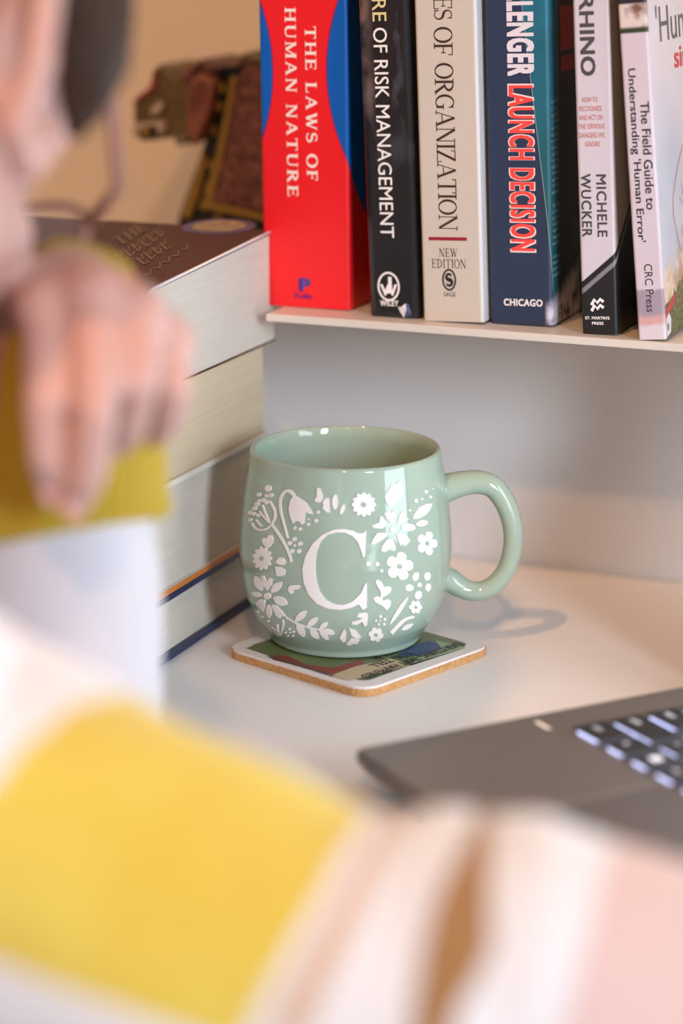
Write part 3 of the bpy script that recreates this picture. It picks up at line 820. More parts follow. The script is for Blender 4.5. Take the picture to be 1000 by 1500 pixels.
PARTN = {'dot': 'raised_dot', 'leaf': 'raised_leaf', 'blossom': 'raised_flower', 'petal': 'raised_petal', 'stem': 'raised_stem', 'heart': 'raised_heart', 'letter': 'raised_letter'}
for item in [('dot',-805,753,-810,744,-832,737,-863,735,-889,738,-903,745,-897,754,-873,761,-843,763,-817,760),
('dot',-957,714,-963,708,-979,703,-1001,701,-1023,702,-1032,707,-1028,712,-1010,717,-987,719,-967,718),
('dot',-833,719,-837,714,-850,710,-868,708,-884,710,-892,714,-888,719,-874,724,-856,725,-840,723),
('dot',-769,727,-773,721,-786,717,-804,716,-819,718,-827,722,-823,728,-809,732,-792,734,-776,732),
('dot',-879,697,-883,691,-898,686,-918,685,-936,686,-945,691,-941,696,-925,701,-905,703,-887,701),
('dot',-821,693,-824,687,-839,682,-859,680,-876,682,-885,687,-880,693,-866,698,-845,700,-828,698),
('dot',-935,687,-939,682,-956,677,-977,675,-997,676,-1007,681,-1002,686,-985,691,-963,693,-944,692),
('dot',-965,670,-970,664,-989,658,-1015,656,-1038,657,-1050,662,-1044,669,-1024,674,-998,677,-976,675),
('dot',-1003,649,-1008,643,-1026,638,-1052,635,-1075,636,-1087,640,-1082,647,-1061,652,-1034,655,-1013,654),
('dot',-1077,623,-1083,617,-1103,611,-1131,608,-1157,609,-1171,613,-1164,619,-1141,625,-1112,628,-1088,627),
('dot',-1005,625,-1010,619,-1028,614,-1052,612,-1074,613,-1085,617,-1080,623,-1060,628,-1035,631,-1015,630),
('dot',-925,627,-929,622,-945,617,-966,615,-985,616,-994,621,-990,626,-973,631,-951,633,-933,632),
('dot',-1063,593,-1068,588,-1085,583,-1109,581,-1132,581,-1141,585,-1135,590,-1117,595,-1092,598,-1072,597),
('stem',-819,695,-805,690,-786,682,-766,674,-753,666,-744,659,-739,651,-737,643,-737,636,-742,627,-752,618,-762,610,-770,604,-743,602,-736,608,-727,616,-717,626,-712,636,-711,645,-715,654,-721,662,-730,671,-746,679,-766,688,-786,695,-800,700),
('stem',-925,670,-913,665,-898,656,-881,647,-864,638,-846,630,-828,621,-812,613,-801,607,-781,612,-791,617,-807,625,-825,635,-842,643,-858,652,-874,661,-889,669,-901,675),
('stem',-959,640,-944,636,-921,632,-896,626,-873,621,-849,616,-825,611,-802,606,-788,603,-775,609,-789,612,-811,616,-835,622,-858,627,-880,632,-905,637,-926,642,-942,645),
('stem',-998,599,-990,596,-978,593,-964,590,-950,587,-936,584,-920,582,-906,580,-897,579,-883,585,-892,586,-905,588,-920,590,-933,593,-946,595,-959,599,-970,602,-978,604),
('stem',-1082,576,-1069,573,-1052,568,-1030,563,-1006,560,-978,559,-949,559,-921,561,-894,563,-869,565,-845,569,-822,573,-802,578,-782,584,-763,592,-749,598,-739,603,-758,607,-768,603,-783,596,-799,589,-816,584,-834,580,-854,576,-875,573,-896,570,-919,569,-943,568,-968,567,-988,568,-1006,570,-1024,575,-1040,580,-1052,583),
('stem',-768,597,-750,592,-725,584,-700,575,-676,565,-655,556,-634,546,-616,536,-599,527,-585,518,-573,510,-563,502,-553,493,-543,484,-534,473,-526,463,-520,456,-499,460,-504,467,-511,477,-520,488,-530,498,-540,507,-551,516,-563,524,-577,533,-593,543,-612,553,-632,563,-653,573,-677,582,-703,592,-726,600,-744,606),
('stem',-502,746,-515,750,-534,756,-557,762,-582,765,-607,763,-628,759,-646,753,-661,746,-673,738,-683,728,-689,718,-692,707,-689,696,-684,684,-676,672,-667,660,-656,648,-644,636,-631,624,-618,611,-604,597,-589,581,-575,567,-566,557,-549,560,-557,570,-569,584,-584,600,-596,615,-608,628,-621,640,-632,652,-641,664,-649,675,-656,687,-660,698,-661,708,-658,717,-652,726,-643,734,-634,741,-622,746,-610,750,-598,752,-589,753,-576,750,-556,746,-538,740,-525,736),
('blossom',-528,743,-472,738,-390,719,-337,692,-310,673,-353,674,-389,680,-392,630,-416,624,-450,637,-482,636,-510,623,-544,648,-569,683,-562,715),
('leaf',-285,784,-253,782,-226,755,-221,735,-248,724,-291,725,-302,735,-281,748),
('leaf',-195,745,-158,744,-150,685,-179,684,-228,703,-211,712,-223,724),
('leaf',-73,729,-77,713,-87,701,-101,697,-115,701,-126,713,-130,729,-127,744,-117,756,-103,761,-88,757,-78,745),
('leaf',-12,696,-23,686,-36,680,-47,678,-54,682,-55,691,-49,702,-39,711,-26,718,-14,719,-7,715,-6,706),
('dot',-247,683,-251,678,-262,676,-273,678,-278,682,-274,687,-263,690,-252,688),
('dot',-262,647,-267,641,-279,639,-292,640,-298,646,-293,651,-281,654,-268,652),
('dot',-339,629,-343,624,-354,621,-365,623,-370,627,-366,632,-355,635,-344,633),
('dot',-471,607,-475,602,-487,599,-499,600,-505,605,-501,610,-489,613,-477,611),
('dot',-415,606,-420,601,-432,598,-445,599,-451,604,-446,610,-434,612,-421,611),
('dot',-348,650,-350,648,-356,647,-363,647,-365,650,-363,652,-357,654,-351,653),
('heart',-874,527,-851,537,-803,539,-786,553,-746,558,-723,543,-729,524,-769,502,-801,497,-855,510),
('dot',-464,560,-470,553,-486,549,-503,551,-511,557,-505,564,-488,568,-472,566),
('dot',-511,540,-517,533,-534,529,-551,531,-559,537,-553,544,-536,548,-519,546),
('dot',-404,544,-410,537,-426,533,-442,535,-449,541,-443,548,-427,552,-411,550),
('dot',-483,508,-489,500,-505,497,-521,498,-529,505,-523,512,-507,516,-490,514),
('dot',-414,511,-420,504,-436,501,-452,503,-459,509,-452,516,-437,520,-421,518),
('dot',-469,532,-473,528,-481,526,-491,527,-495,531,-491,535,-483,537,-474,536),
('letter',190,607,157,597,112,597,68,609,-20,617,-115,612,-217,589,-305,549,-368,496,-400,435,-389,375,-346,322,-270,284,-167,265,-52,261,50,270,120,285,160,259,198,268,192,383,173,377,137,335,62,299,-20,283,-102,286,-184,306,-240,342,-269,396,-276,456,-265,515,-228,560,-165,591,-83,602,-7,601,62,586,112,560,142,519,154,495,173,497),
('blossom',293,714,289,710,277,707,262,705,271,699,276,694,274,689,265,687,252,686,236,688,238,681,236,675,229,672,218,671,206,674,194,678,188,672,179,668,169,666,159,668,151,673,146,679,134,675,121,673,111,674,105,678,103,684,106,690,90,689,77,690,69,693,67,698,73,703,82,708,68,711,58,715,54,719,58,723,68,727,83,729,73,735,68,740,70,745,79,747,92,748,108,747,105,754,107,759,114,763,125,763,138,761,150,757,156,763,165,767,175,769,185,767,194,762,199,756,212,760,225,762,236,761,242,757,244,751,241,744,257,745,270,744,279,741,280,736,274,731,264,726,278,723,289,719),
('HOLE',196,717,192,712,183,708,172,707,160,709,151,713,148,718,152,723,161,727,173,728,184,726,193,722),
('leaf',567,803,576,761,574,740,520,717,470,704,423,699,392,724,385,747,435,773,466,793,514,790,544,799),
('dot',922,729,911,725,891,724,873,728,867,734,877,738,897,738,916,735),
('dot',764,704,754,698,735,697,718,701,712,708,722,713,740,714,758,710),
('dot',836,706,830,702,817,702,805,705,802,708,808,712,820,712,833,710),
('dot',979,701,970,697,952,697,935,700,930,705,939,709,958,709,974,706),
('dot',664,670,658,667,648,666,638,668,634,672,639,676,650,676,660,674),
('dot',1029,731,1023,729,1013,729,1004,731,1001,733,1006,735,1016,735,1026,733),
('leaf',959,675,890,680,817,679,761,672,716,659,689,646,677,635,681,633,718,630,768,630,830,635,886,643,936,657,966,672),
('leaf',874,604,844,612,807,617,773,618,742,616,719,612,706,606,707,605,724,600,750,595,784,591,817,592,851,595,876,602),
('dot',483,600,478,594,466,590,451,589,436,591,426,596,422,603,427,609,438,613,454,614,469,611,480,606),
('petal',369,673,415,681,439,672,467,684,479,662,467,642,448,628,427,631,392,654),
('petal',560,676,589,664,596,642,631,637,593,630,537,624,504,629,522,655),
('petal',701,594,688,587,655,584,614,585,574,589,546,597,537,605,548,613,578,616,619,616,661,611,691,603),
('petal',485,581,557,577,609,557,629,543,600,534,571,526,539,536,525,526,495,557),
('petal',407,567,438,560,461,538,472,519,452,509,410,520,361,511,325,517,332,534,363,553),
('petal',233,553,258,576,294,595,373,592,384,576,304,556,244,546),
('petal',243,626,316,638,324,662,347,664,372,647,384,620,344,612,260,617),
('blossom',893,559,919,550,932,538,911,524,965,519,991,508,999,497,987,487,958,482,905,488,920,470,903,461,875,458,844,461,816,469,805,487,769,479,741,483,721,492,712,503,718,514,754,521,720,533,718,545,729,554,752,559,782,558,815,545,831,560,861,563),
('HOLE',862,511,857,506,847,504,834,504,821,506,812,511,809,516,814,520,824,523,837,523,850,520,859,516),
('blossom',537,500,565,492,582,480,571,462,618,460,644,449,655,436,650,423,630,414,582,415,603,396,592,383,567,377,537,377,507,384,487,403,455,392,425,395,400,404,387,416,388,430,419,442,383,453,376,467,384,479,404,487,433,490,470,478,480,496,506,502),
('HOLE',529,439,525,434,516,430,504,430,492,432,483,436,480,442,483,447,492,451,504,451,516,449,526,444),
('dot',228,466,221,459,205,456,189,460,183,467,190,475,205,477,222,474),
('dot',309,461,302,454,288,452,273,455,267,462,273,469,288,471,303,467),
('dot',344,429,339,425,328,423,318,426,313,431,318,436,328,437,339,435),
('leaf',289,394,330,381,356,355,398,359,430,348,420,329,377,317,344,310,350,293,398,300,431,289,428,266,394,246,346,271,272,291,254,310,293,318,324,311,325,334,284,369,268,386),
('dot',775,334,771,329,761,326,746,326,730,329,718,334,713,340,716,345,726,348,741,348,757,345,769,340),
('petal',728,372,714,364,694,360,673,362,657,368,649,378,652,388,665,396,685,400,706,398,723,392,731,382),
('petal',893,358,882,350,862,346,837,347,815,353,801,363,798,373,808,382,827,386,851,385,873,379,889,369),
('petal',671,332,665,324,648,320,623,320,599,324,580,331,573,340,578,347,595,351,618,352,643,347,663,340),
('petal',914,306,905,298,887,294,864,295,843,301,829,310,826,320,834,328,852,332,874,331,895,325,911,316),
('petal',784,280,768,273,744,271,720,275,701,282,692,292,696,302,711,309,734,311,758,308,778,300,787,290),
('blossom',820,227,821,221,813,217,790,218,804,209,802,204,792,201,777,201,758,204,739,212,728,207,712,208,696,211,682,216,673,222,676,230,655,233,643,239,639,245,640,250,647,254,666,254,656,262,660,267,669,270,683,270,698,268,714,261,725,266,740,265,756,262,770,256,779,250,775,243,798,239,812,233),
('HOLE',743,235,743,231,737,229,728,229,718,231,709,235,704,239,705,242,711,244,720,244,730,242,739,239),
('stem',615,296,576,282,532,261,497,237,469,211,453,189,448,173,450,172,474,182,505,199,540,223,573,248,602,274,619,295),
('stem',732,194,711,195,680,196,648,196,618,194,594,190,574,184,556,177,537,169,518,161,498,150,480,141,468,135,517,116,527,124,542,134,560,144,578,154,594,161,610,169,627,175,644,180,668,182,698,182,727,182,748,182),
('leaf',756,153,720,157,683,157,654,154,632,148,620,140,617,133,620,132,643,129,672,128,706,130,733,134,752,142,761,151),
('leaf',123,244,199,245,213,230,209,181,185,179,160,201,104,187,55,191,61,203,126,211,158,219,101,227),
('dot',353,221,350,216,339,214,326,217,320,222,324,228,335,229,347,227),
('dot',403,203,400,198,389,196,376,199,369,205,372,210,383,212,397,209),
('dot',404,180,401,175,390,173,378,176,371,182,374,187,384,188,397,185),
('dot',342,182,340,177,330,176,320,178,314,183,317,188,326,190,337,187),
('dot',310,202,308,198,299,196,290,198,285,203,287,207,296,209,305,206),
('dot',349,200,347,197,340,196,332,197,328,201,330,204,337,205,344,204),
('blossom',405,118,403,112,396,107,375,108,385,98,381,92,371,88,357,88,339,91,321,101,309,95,293,97,278,101,266,107,259,114,265,122,246,127,238,133,236,140,239,146,248,150,266,150,262,159,268,164,278,167,291,168,305,165,318,157,331,162,345,161,359,157,370,151,376,144,371,137,391,132,401,125),
('HOLE',337,129,336,124,331,121,322,120,311,122,303,126,298,131,299,135,305,138,314,139,324,137,333,133),
('blossom',-731,457,-736,452,-750,446,-769,443,-755,438,-748,432,-750,426,-760,423,-777,421,-797,422,-794,414,-796,406,-805,401,-819,400,-834,402,-847,408,-857,399,-870,392,-885,388,-896,390,-904,396,-904,405,-926,397,-947,393,-963,393,-968,397,-963,405,-950,414,-977,411,-999,410,-1010,413,-1007,419,-990,426,-967,433,-991,435,-1006,438,-1009,443,-998,449,-976,453,-951,456,-963,462,-967,469,-961,474,-946,477,-926,477,-906,474,-904,483,-898,490,-885,495,-872,494,-859,490,-849,483,-837,491,-822,496,-808,498,-800,495,-797,488,-800,479,-780,484,-763,485,-753,483,-750,478,-757,471,-771,464,-751,464,-736,461),
('HOLE',-832,447,-836,441,-846,436,-860,434,-874,434,-885,436,-889,442,-885,447,-875,452,-861,455,-847,455,-836,452),
('leaf',-688,443,-649,469,-596,471,-568,454,-584,440,-643,438),
('leaf',-695,425,-622,428,-575,418,-583,396,-626,386,-676,383),
('dot',-770,284,-780,275,-800,267,-827,262,-852,261,-869,265,-872,273,-862,282,-840,290,-814,295,-790,296,-774,291),
('petal',-993,350,-1013,334,-1017,317,-999,305,-966,297,-930,294,-897,294,-890,295,-876,307,-870,320,-876,334,-896,345,-935,352,-983,352),
('petal',-885,362,-847,369,-809,345,-763,368,-732,366,-745,337,-808,304,-855,320),
('petal',-624,363,-659,358,-696,349,-725,338,-747,323,-758,311,-761,301,-757,300,-729,303,-696,310,-663,320,-638,333,-623,348,-619,361),
('petal',-575,263,-584,277,-604,288,-634,293,-672,293,-707,289,-737,282,-741,280,-736,270,-722,260,-696,252,-661,249,-618,252,-580,260),
('petal',-618,199,-672,199,-699,183,-749,193,-773,226,-775,244,-716,246,-650,223),
('petal',-864,169,-829,183,-804,199,-794,213,-797,226,-808,234,-822,238,-827,238,-847,229,-868,216,-887,201,-895,187,-889,175,-872,167),
('petal',-1063,216,-938,251,-862,257,-896,213,-942,189,-977,197,-1055,202),
('petal',-1107,259,-1088,253,-1054,250,-1015,251,-972,256,-939,262,-914,268,-912,269,-921,274,-939,278,-969,280,-1006,278,-1054,271,-1101,261),
('heart',-556,339,-528,353,-443,361,-422,354,-439,343,-497,335,-502,318,-529,313,-551,326),
('stem',-626,192,-605,188,-575,183,-541,177,-506,171,-471,167,-434,163,-396,160,-361,157,-324,155,-286,154,-253,153,-231,152,-226,161,-249,162,-281,163,-317,164,-353,166,-388,168,-424,171,-461,175,-495,179,-528,184,-562,190,-592,196,-613,200),
('leaf',-379,247,-409,244,-444,235,-472,223,-496,209,-512,196,-518,185,-515,184,-491,186,-461,192,-427,202,-401,215,-383,231,-375,245),
('leaf',-269,220,-296,218,-326,212,-351,203,-373,190,-386,178,-393,169,-390,167,-370,168,-344,172,-315,180,-291,191,-274,205,-266,218),
('leaf',-172,200,-193,200,-217,196,-236,189,-251,180,-260,170,-264,163,-262,161,-246,161,-227,164,-205,169,-187,177,-175,188,-170,199),
('leaf',-110,142,-123,152,-143,161,-167,165,-194,166,-216,163,-234,160,-235,158,-228,151,-213,143,-191,137,-165,134,-136,135,-112,140),
('leaf',-450,110,-435,126,-431,144,-439,158,-458,170,-479,176,-500,179,-504,177,-514,166,-521,152,-520,137,-508,123,-485,113,-457,108),
('leaf',-288,109,-282,123,-287,137,-301,147,-322,154,-344,157,-364,157,-367,155,-372,145,-372,134,-364,122,-348,113,-321,108,-293,107),
('leaf',-180,107,-180,121,-188,135,-204,145,-225,153,-245,157,-263,158,-266,157,-267,148,-264,137,-252,125,-235,115,-210,108,-185,106),
('dot',-1037,178,-1058,171,-1090,165,-1116,164,-1117,168,-1092,176,-1061,182,-1039,182),
('dot',-981,161,-998,155,-1025,150,-1044,149,-1044,153,-1024,160,-998,165,-981,165),
('dot',-899,149,-913,144,-933,140,-947,140,-947,144,-932,149,-913,153,-900,153),
('dot',-596,140,-606,134,-619,131,-630,132,-631,137,-622,142,-608,145,-598,144),
('dot',-555,129,-563,124,-577,121,-587,122,-588,126,-580,131,-566,135,-556,133),
('dot',-588,105,-600,99,-617,95,-627,97,-625,102,-613,107,-598,111,-587,110),
('dot',-667,96,-683,90,-705,85,-716,87,-710,92,-693,99,-676,102,-665,101),
('dot',-673,114,-684,108,-703,104,-714,105,-712,110,-700,116,-684,119,-673,118),
('dot',-616,119,-623,115,-633,113,-641,113,-641,117,-634,120,-623,123,-616,122),
('stem',-678,181,-680,176,-683,168,-688,160,-698,150,-718,136,-748,118,-787,100,-829,85,-803,86,-764,100,-727,118,-697,136,-677,151,-666,162,-660,171,-657,179,-656,184),
('stem',-930,112,-915,111,-894,110,-874,108,-859,105,-849,99,-845,91,-844,82,-844,77,-802,86,-803,92,-807,100,-816,108,-829,113,-846,117,-868,119,-887,120,-900,121),
('stem',-785,146,-789,141,-795,134,-802,126,-809,118,-814,112,-818,106,-823,100,-827,97,-794,103,-791,106,-789,111,-786,117,-782,123,-778,129,-771,137,-765,144,-762,149),
('stem',-931,94,-929,91,-927,88,-924,85,-921,81,-913,78,-904,75,-896,73,-889,71,-849,81,-854,83,-861,86,-868,89,-875,92,-880,95,-883,98,-888,101,-891,103),
('leaf',-53,133,-14,168,4,146,2,101,-25,92,-63,118),
('leaf',32,171,104,159,164,120,113,115,59,134),
('leaf',2,86,60,120,153,111,133,84,91,85,37,74)]:
    if item[0] == 'HOLE': motif_mesh('flower_centre', item[1:], M_glaze, .0007)
    else: motif_mesh(PARTN[item[0]], item[1:], M_white_glaze)

# ---------------------------------------------------------------- laptop
M_alu = mat('grey_aluminium', (0.19, 0.165, 0.15), rough=0.42, metal=0.55, bump=(1500, .03))
M_alu2 = mat('grey_aluminium_edge', (0.34, 0.31, 0.29), rough=0.35, metal=0.6)
M_pad = mat('touchpad_glass', (0.12, 0.105, 0.10), rough=0.4, metal=0.3)
M_key = mat('black_key', (0.012, 0.012, 0.014), rough=0.45)
M_glow = mat('key_backlight', (0.5, 0.55, 0.8), emit=((0.55, 0.62, 1.0), 1.5))
M_leg = mat('lit_legend', (0.8, 0.8, 0.85), emit=((0.85, 0.85, 1.0), 0.5))
# local axes: x along the front edge, y from the front edge to the hinge
lx = Vector((0.768, -0.64, 0)).normalized(); ly = Vector((0.64, 0.768, 0)).normalized()
LM = Matrix(((lx.x, ly.x, 0, 0), (lx.y, ly.y, 0, 0), (0, 0, 1, 0), (0, 0, 0, 1)))
lap = empty('laptop', (-0.3142, 0.7885, Z0), rot_m=LM)
tag(lap, 'open grey laptop with backlit black keys resting on the desk', 'laptop')
LW, LD, LH = .312, .196, .017
bm = bmesh.new()
def lring(inset, z, r):
    P = []
    for cx, cy, a0 in ((LW-inset-r, LD-inset-r, 0), (inset+r, LD-inset-r, 90), (inset+r, inset+r, 180), (LW-inset-r, inset+r, 270)):
        for i in range(6): P.append(bm.verts.new((cx+r*math.cos(R(a0+18*i)), cy+r*math.sin(R(a0+18*i)), z)))
    return P
rings = [lring(.010, .004, .004), lring(.003, .0085, .004), lring(.0003, .0125, .004), lring(0, .0158, .004), lring(.0008, .017, .004)]
for a, b_ in zip(rings, rings[1:]):
    for i in range(24): bm.faces.new((a[i], a[(i+1) % 24], b_[(i+1) % 24], b_[i]))
bm.faces.new(rings[0][::-1]); bm.faces.new(rings[-1])
bm_obj('base', bm, M_alu, lap)
tube('edge_trim', [(x, y, .0152) for x, y in rsq(.5, .02, 3)] if False else [(.006, .0004, .0150), (LW-.006, .0004, .0150)], .0009, M_alu2, lap, n=8)
for x, y in ((.03, .02), (LW-.03, .02), (.03, LD-.02), (LW-.03, LD-.02)):
    V, F = tube('f', [(x, y, 0.0002), (x, y, .0045)], .006, None, n=14, mesh_only=True); mesh_obj('rubber_foot', V, F, M_key, lap)
box('black_strip', .045, .085, .0012, .006, .0055, .0088, M_key, lap)  # black strip set into the lower front edge
pad = box('touchpad', .084, .226, .006, .0785, LH-.0005, LH+.0002, M_pad, lap, bevel=.0002)
box('touchpad_trim', .0828, .0838, .006, .0790, LH-.0004, LH+.0004, M_alu2, lap)
box('touchpad_trim', .0838, .2272, .0786, .0792, LH-.0004, LH+.0004, M_alu2, lap)
box('status_light', .0075, .0165, .0755, .0772, LH-.0003, LH+.0003, mat('pale_status_strip', (0.7, 0.6, 0.5), emit=((0.9, 0.75, 0.6), 0.25)), lap)
rows = [(.0832, .0153, [('ctrl', .0185), ('fn', .0145), ('win', .0135), ('alt', .0145), ('', .080), ('alt', .0135), ('ctrl', .0135), ('', .0145), ('', .0145), ('', .0145)]),
        (.1002, .0142, [('shift', .0285)]+[(c, .0145) for c in 'zxcvbnm,./']+[('shift', .0385)]),
        (.1165, .0142, [('caps', .0215)]+[(c, .0145) for c in 'asdfghjkl;']+[('', .0145), ('enter', .0295)]),
        (.1328, .0142, [('tab', .0185)]+[(c, .0145) for c in 'qwertyuiop[]']+[('', .0185)]),
        (.1491, .0142, [(c, .0145) for c in '`1234567890-=']+[('', .0265)]),
        (.1654, .0095, [('esc', .0145)]+[('', .0145)]*13)]
random.seed(3)
for y0, hh, keys in rows:
    x = .0228
    for s, wk in keys:
        k = box('key', x, x+wk, y0, y0+hh, LH+.0011, LH+.0019, M_key, lap, bevel=.0004, seg=1)
        g = box('key_glow', x+.0030, x+wk-.0036, y0-.0001, y0+hh, LH+.0001, LH+.00105, M_glow, k)
        if x < .09 and y0 < .135 and s:
            if s == 'win':
                for i in (0, 1):
                    for j in (0, 1): box('legend', x+.0045+i*.0024, x+.0066+i*.0024, y0+.0055+j*.0024, y0+.0076+j*.0024, LH+.0019, LH+.00195, M_leg, k)
            else:
                V, F = sans(s); hgt = .0028; sc_ = hgt/.75
                mesh_obj('legend', [(x+.0035+p[0]*sc_, y0+.006+p[1]*sc_, LH+.00196) for p in V], F, M_leg, k, recalc=False)
        x += wk+.0017
# screen lid, opened a little past upright
lid = empty('screen_lid_pivot', (0, 0, 0)); bpy.data.objects.remove(lid)
a = R(17); ud = Vector((0, math.sin(a), math.cos(a))); nd = Vector((0, -math.cos(a), math.sin(a)))
hy, hz = LD-.011, LH+.004
def lidbox(name, x0, x1, u0, u1, d0, d1, m, parent):
    bm = box_bm(x0, x1, u0, u1, d0, d1)
    for v in bm.verts:
        p = Vector((v.co.x, hy, hz))+ud*v.co.y+nd*v.co.z; v.co = p
    return bm_obj(name, bm, m, parent)
lidbox('screen_lid', 0, LW, 0, .208, -.006, 0, M_alu, lap)
lidbox('screen_bezel', .002, LW-.002, .004, .206, 0, .0008, M_key, lap)
SCREEN = 6
lidbox('screen', .008, LW-.008, .014, .200, .0008, .0011, mat('lit_screen', (0.02, 0.02, 0.02), emit=((0.80, 0.92, 1.0), SCREEN)), lap)
tube('hinge', [(.05, LD-.010, LH+.002), (LW-.05, LD-.010, LH+.002)], .0035, M_key, lap, n=12)

# ---------------------------------------------------------------- carved figurine behind the stack
FG = empty('animal_figurine', (-0.565, 1.15, Z0))
tag(FG, 'painted wooden animal figurine with a patterned blanket standing behind the book stack', 'figurine')


def cut(name, P, y0, y1, m, parent, bev=.0015):
    bm = bmesh.new(); P = [Vector(p) for p in P]; n = len(P)
    fr = [bm.verts.new((p.x, y0, p.y)) for p in P]; bk = [bm.verts.new((p.x, y1, p.y)) for p in P]
    if not bev:
        tri = tessellate_polygon([[Vector((p.x, p.y, 0)) for p in P]])
        for q in tri: bm.faces.new([fr[k] for k in q]); bm.faces.new([bk[k] for k in reversed(q)])
    else: f1 = bm.faces.new(fr); f2 = bm.faces.new(bk[::-1])
    for i in range(n): bm.faces.new((fr[i], bk[i], bk[(i+1) % n], fr[(i+1) % n]))
    bm.normal_update(); bmesh.ops.recalc_face_normals(bm, faces=bm.faces)
    if bev: bmesh.ops.bevel(bm, geom=list(f1.edges), offset=bev, segments=2, affect='EDGES', profile=.5, clamp_overlap=True)
    bm.normal_update(); bmesh.ops.triangulate(bm, faces=bm.faces[:], ngon_method='EAR_CLIP')
    return bm_obj(name, bm, m, parent)


F_ol = mat('olive_paint', (0.10, 0.068, 0.024), rough=0.4, noise=(90, (0.15, 0.11, 0.04)))
F_dk = mat('black_green_paint', (0.012, 0.014, 0.010), rough=0.4)
F_yl = mat('ochre_paint', (0.32, 0.20, 0.035), rough=0.4)
F_mr = mat('maroon_paint', (0.05, 0.014, 0.015), rough=0.5, noise=(230, (0.24, 0.10, 0.075)))
F_pk = mat('clay_pink_paint', (0.27, 0.10, 0.065), rough=0.5, noise=(60, (0.22, 0.075, 0.05)))
F_rd = mat('brick_paint', (0.34, 0.07, 0.05), rough=0.5)
F_wh = mat('ivory_paint', (0.50, 0.43, 0.36), rough=0.4)
body = [(0.0227,0.1934), (0.0288,0.2113), (0.0326,0.2324), (0.0416,0.2362), (0.0482,0.2422), (0.0544,0.2438), (0.0646,0.2406), (0.0891,0.2324), (0.1004,0.2157), (0.1004,0.1565)]
bx = body[-1][0]; b0 = (0.0077,0.1558)
cut('body', body+[(bx, .02), (b0[0]-.02, .02), b0], 0, .05, F_dk, FG, 0)
for x in (b0[0]-.012, bx-.03):
    for y in (.004, .032): box('leg', x, x+.016, y, y+.014, 0.0002, .024, F_dk, FG, bevel=.001)
cut('blanket', [(0.0442,0.2303), (0.0497,0.2374), (0.0627,0.2358), (0.0891,0.2256), (0.089,0.1558), (0.0543,0.1614), (0.0277,0.1647), (0.0352,0.1904), (0.0402,0.2135)], -.004, .001, F_mr, FG)
cut('blanket_border', [(0.0411,0.2302), (0.0442,0.231), (0.0405,0.2135), (0.0356,0.19), (0.0289,0.1644), (0.0543,0.1607), (0.089,0.1548), (0.089,0.1519), (0.0543,0.1579), (0.0241,0.162), (0.032,0.1902), (0.0378,0.2134)], -.005, .001, F_yl, FG, .0006)
cut('neck_border', [(0.0246,0.191), (0.0232,0.1792), (0.0153,0.1562), (0.0101,0.1559), (0.0193,0.179), (0.0222,0.1909)], -.003, .001, F_yl, FG, .0005)
for x, y, s in ((316, 190, 6), (309, 240, 6), (306, 275, 7), (297, 300, 6), (331, 128, 6), (322, 316, 6), (312, 262, 5), (290, 285, 4), (326, 155, 6)):
    c = Vector((0, 0))
    P = [((x+s*math.cos(k*math.pi/5)*(1 if k % 2 else .6)), (y+s*math.sin(k*math.pi/5)*(1.3 if k % 2 else .8))) for k in range(10)]
    o_ = (0.0235,0.1987); ix = (0.0239,0.1988); iy = (0.0235,0.1984)
    Q = [(o_[0]+(p[0]-300)*.000347, o_[1]-(p[1]-200)*.000358) for p in P]
    cut('painted_flower', Q, -.002, .001, F_yl, FG, 0)
hd = empty('head_pivot', (0, 0, 0)); bpy.data.objects.remove(hd)
head = cut('head', [(-0.0018,0.2342), (0.0006,0.2357), (0.0061,0.2341), (0.0095,0.2293), (0.0143,0.2308), (0.0181,0.2232), (0.0173,0.2003), (0.016,0.1956), (0.01,0.1939), (0.0085,0.1981), (-0.0062,0.1957), (-0.0114,0.1973), (-0.0149,0.2029), (-0.0155,0.2107), (-0.0125,0.2165), (-0.002,0.224)], -.006, .034, F_ol, FG, .003)
cut('brow', [(-0.0018,0.2331), (-0.0006,0.2332), (-0.0012,0.2233), (-0.0109,0.2166), (-0.0146,0.2129), (-0.0129,0.2179), (-0.0044,0.2239)], -.0075, -.004, F_rd, head, .0004)
cut('eye', [(-0.0035,0.2126), (0.0006,0.2166), (0.0038,0.2164), (0.0029,0.2128), (-0.0007,0.2095), (-0.0035,0.2097)], -.0085, -.004, F_wh, head, .0004)
cut('muzzle', [(-0.0149,0.2029), (-0.0112,0.2052), (0.004,0.2072), (0.0043,0.2022), (0.0022,0.1997), (-0.0074,0.1968), (-0.0142,0.1979)], -.009, -.003, F_wh, head, .001)
cut('mouth', [(-0.0105,0.2016), (-0.0064,0.2039), (-0.0001,0.2042), (0.001,0.2), (-0.0074,0.1961), (-0.0102,0.1981)], -.0102, -.006, F_dk, head, .0004)
cut('nose', [(-0.0085,0.2021), (-0.0045,0.2037), (-0.0029,0.2016), (-0.0046,0.199), (-0.0082,0.1989)], -.012, -.007, F_yl, head, .0006)
cut('mane', [(0.0115,0.2307), (0.0179,0.2365), (0.0261,0.2395), (0.0339,0.2384), (0.0381,0.2354), (0.0319,0.2313), (0.0253,0.2325), (0.0217,0.2275), (0.0177,0.2239)], -.008, .030, F_mr, FG, .003)
ear = cut('ear', [(0.0177,0.2232), (0.0225,0.2304), (0.0264,0.2326), (0.0318,0.23), (0.0341,0.2272), (0.0308,0.2114), (0.0243,0.197), (0.0211,0.1951), (0.0177,0.202)], -.011, -.002, F_pk, FG, .002)
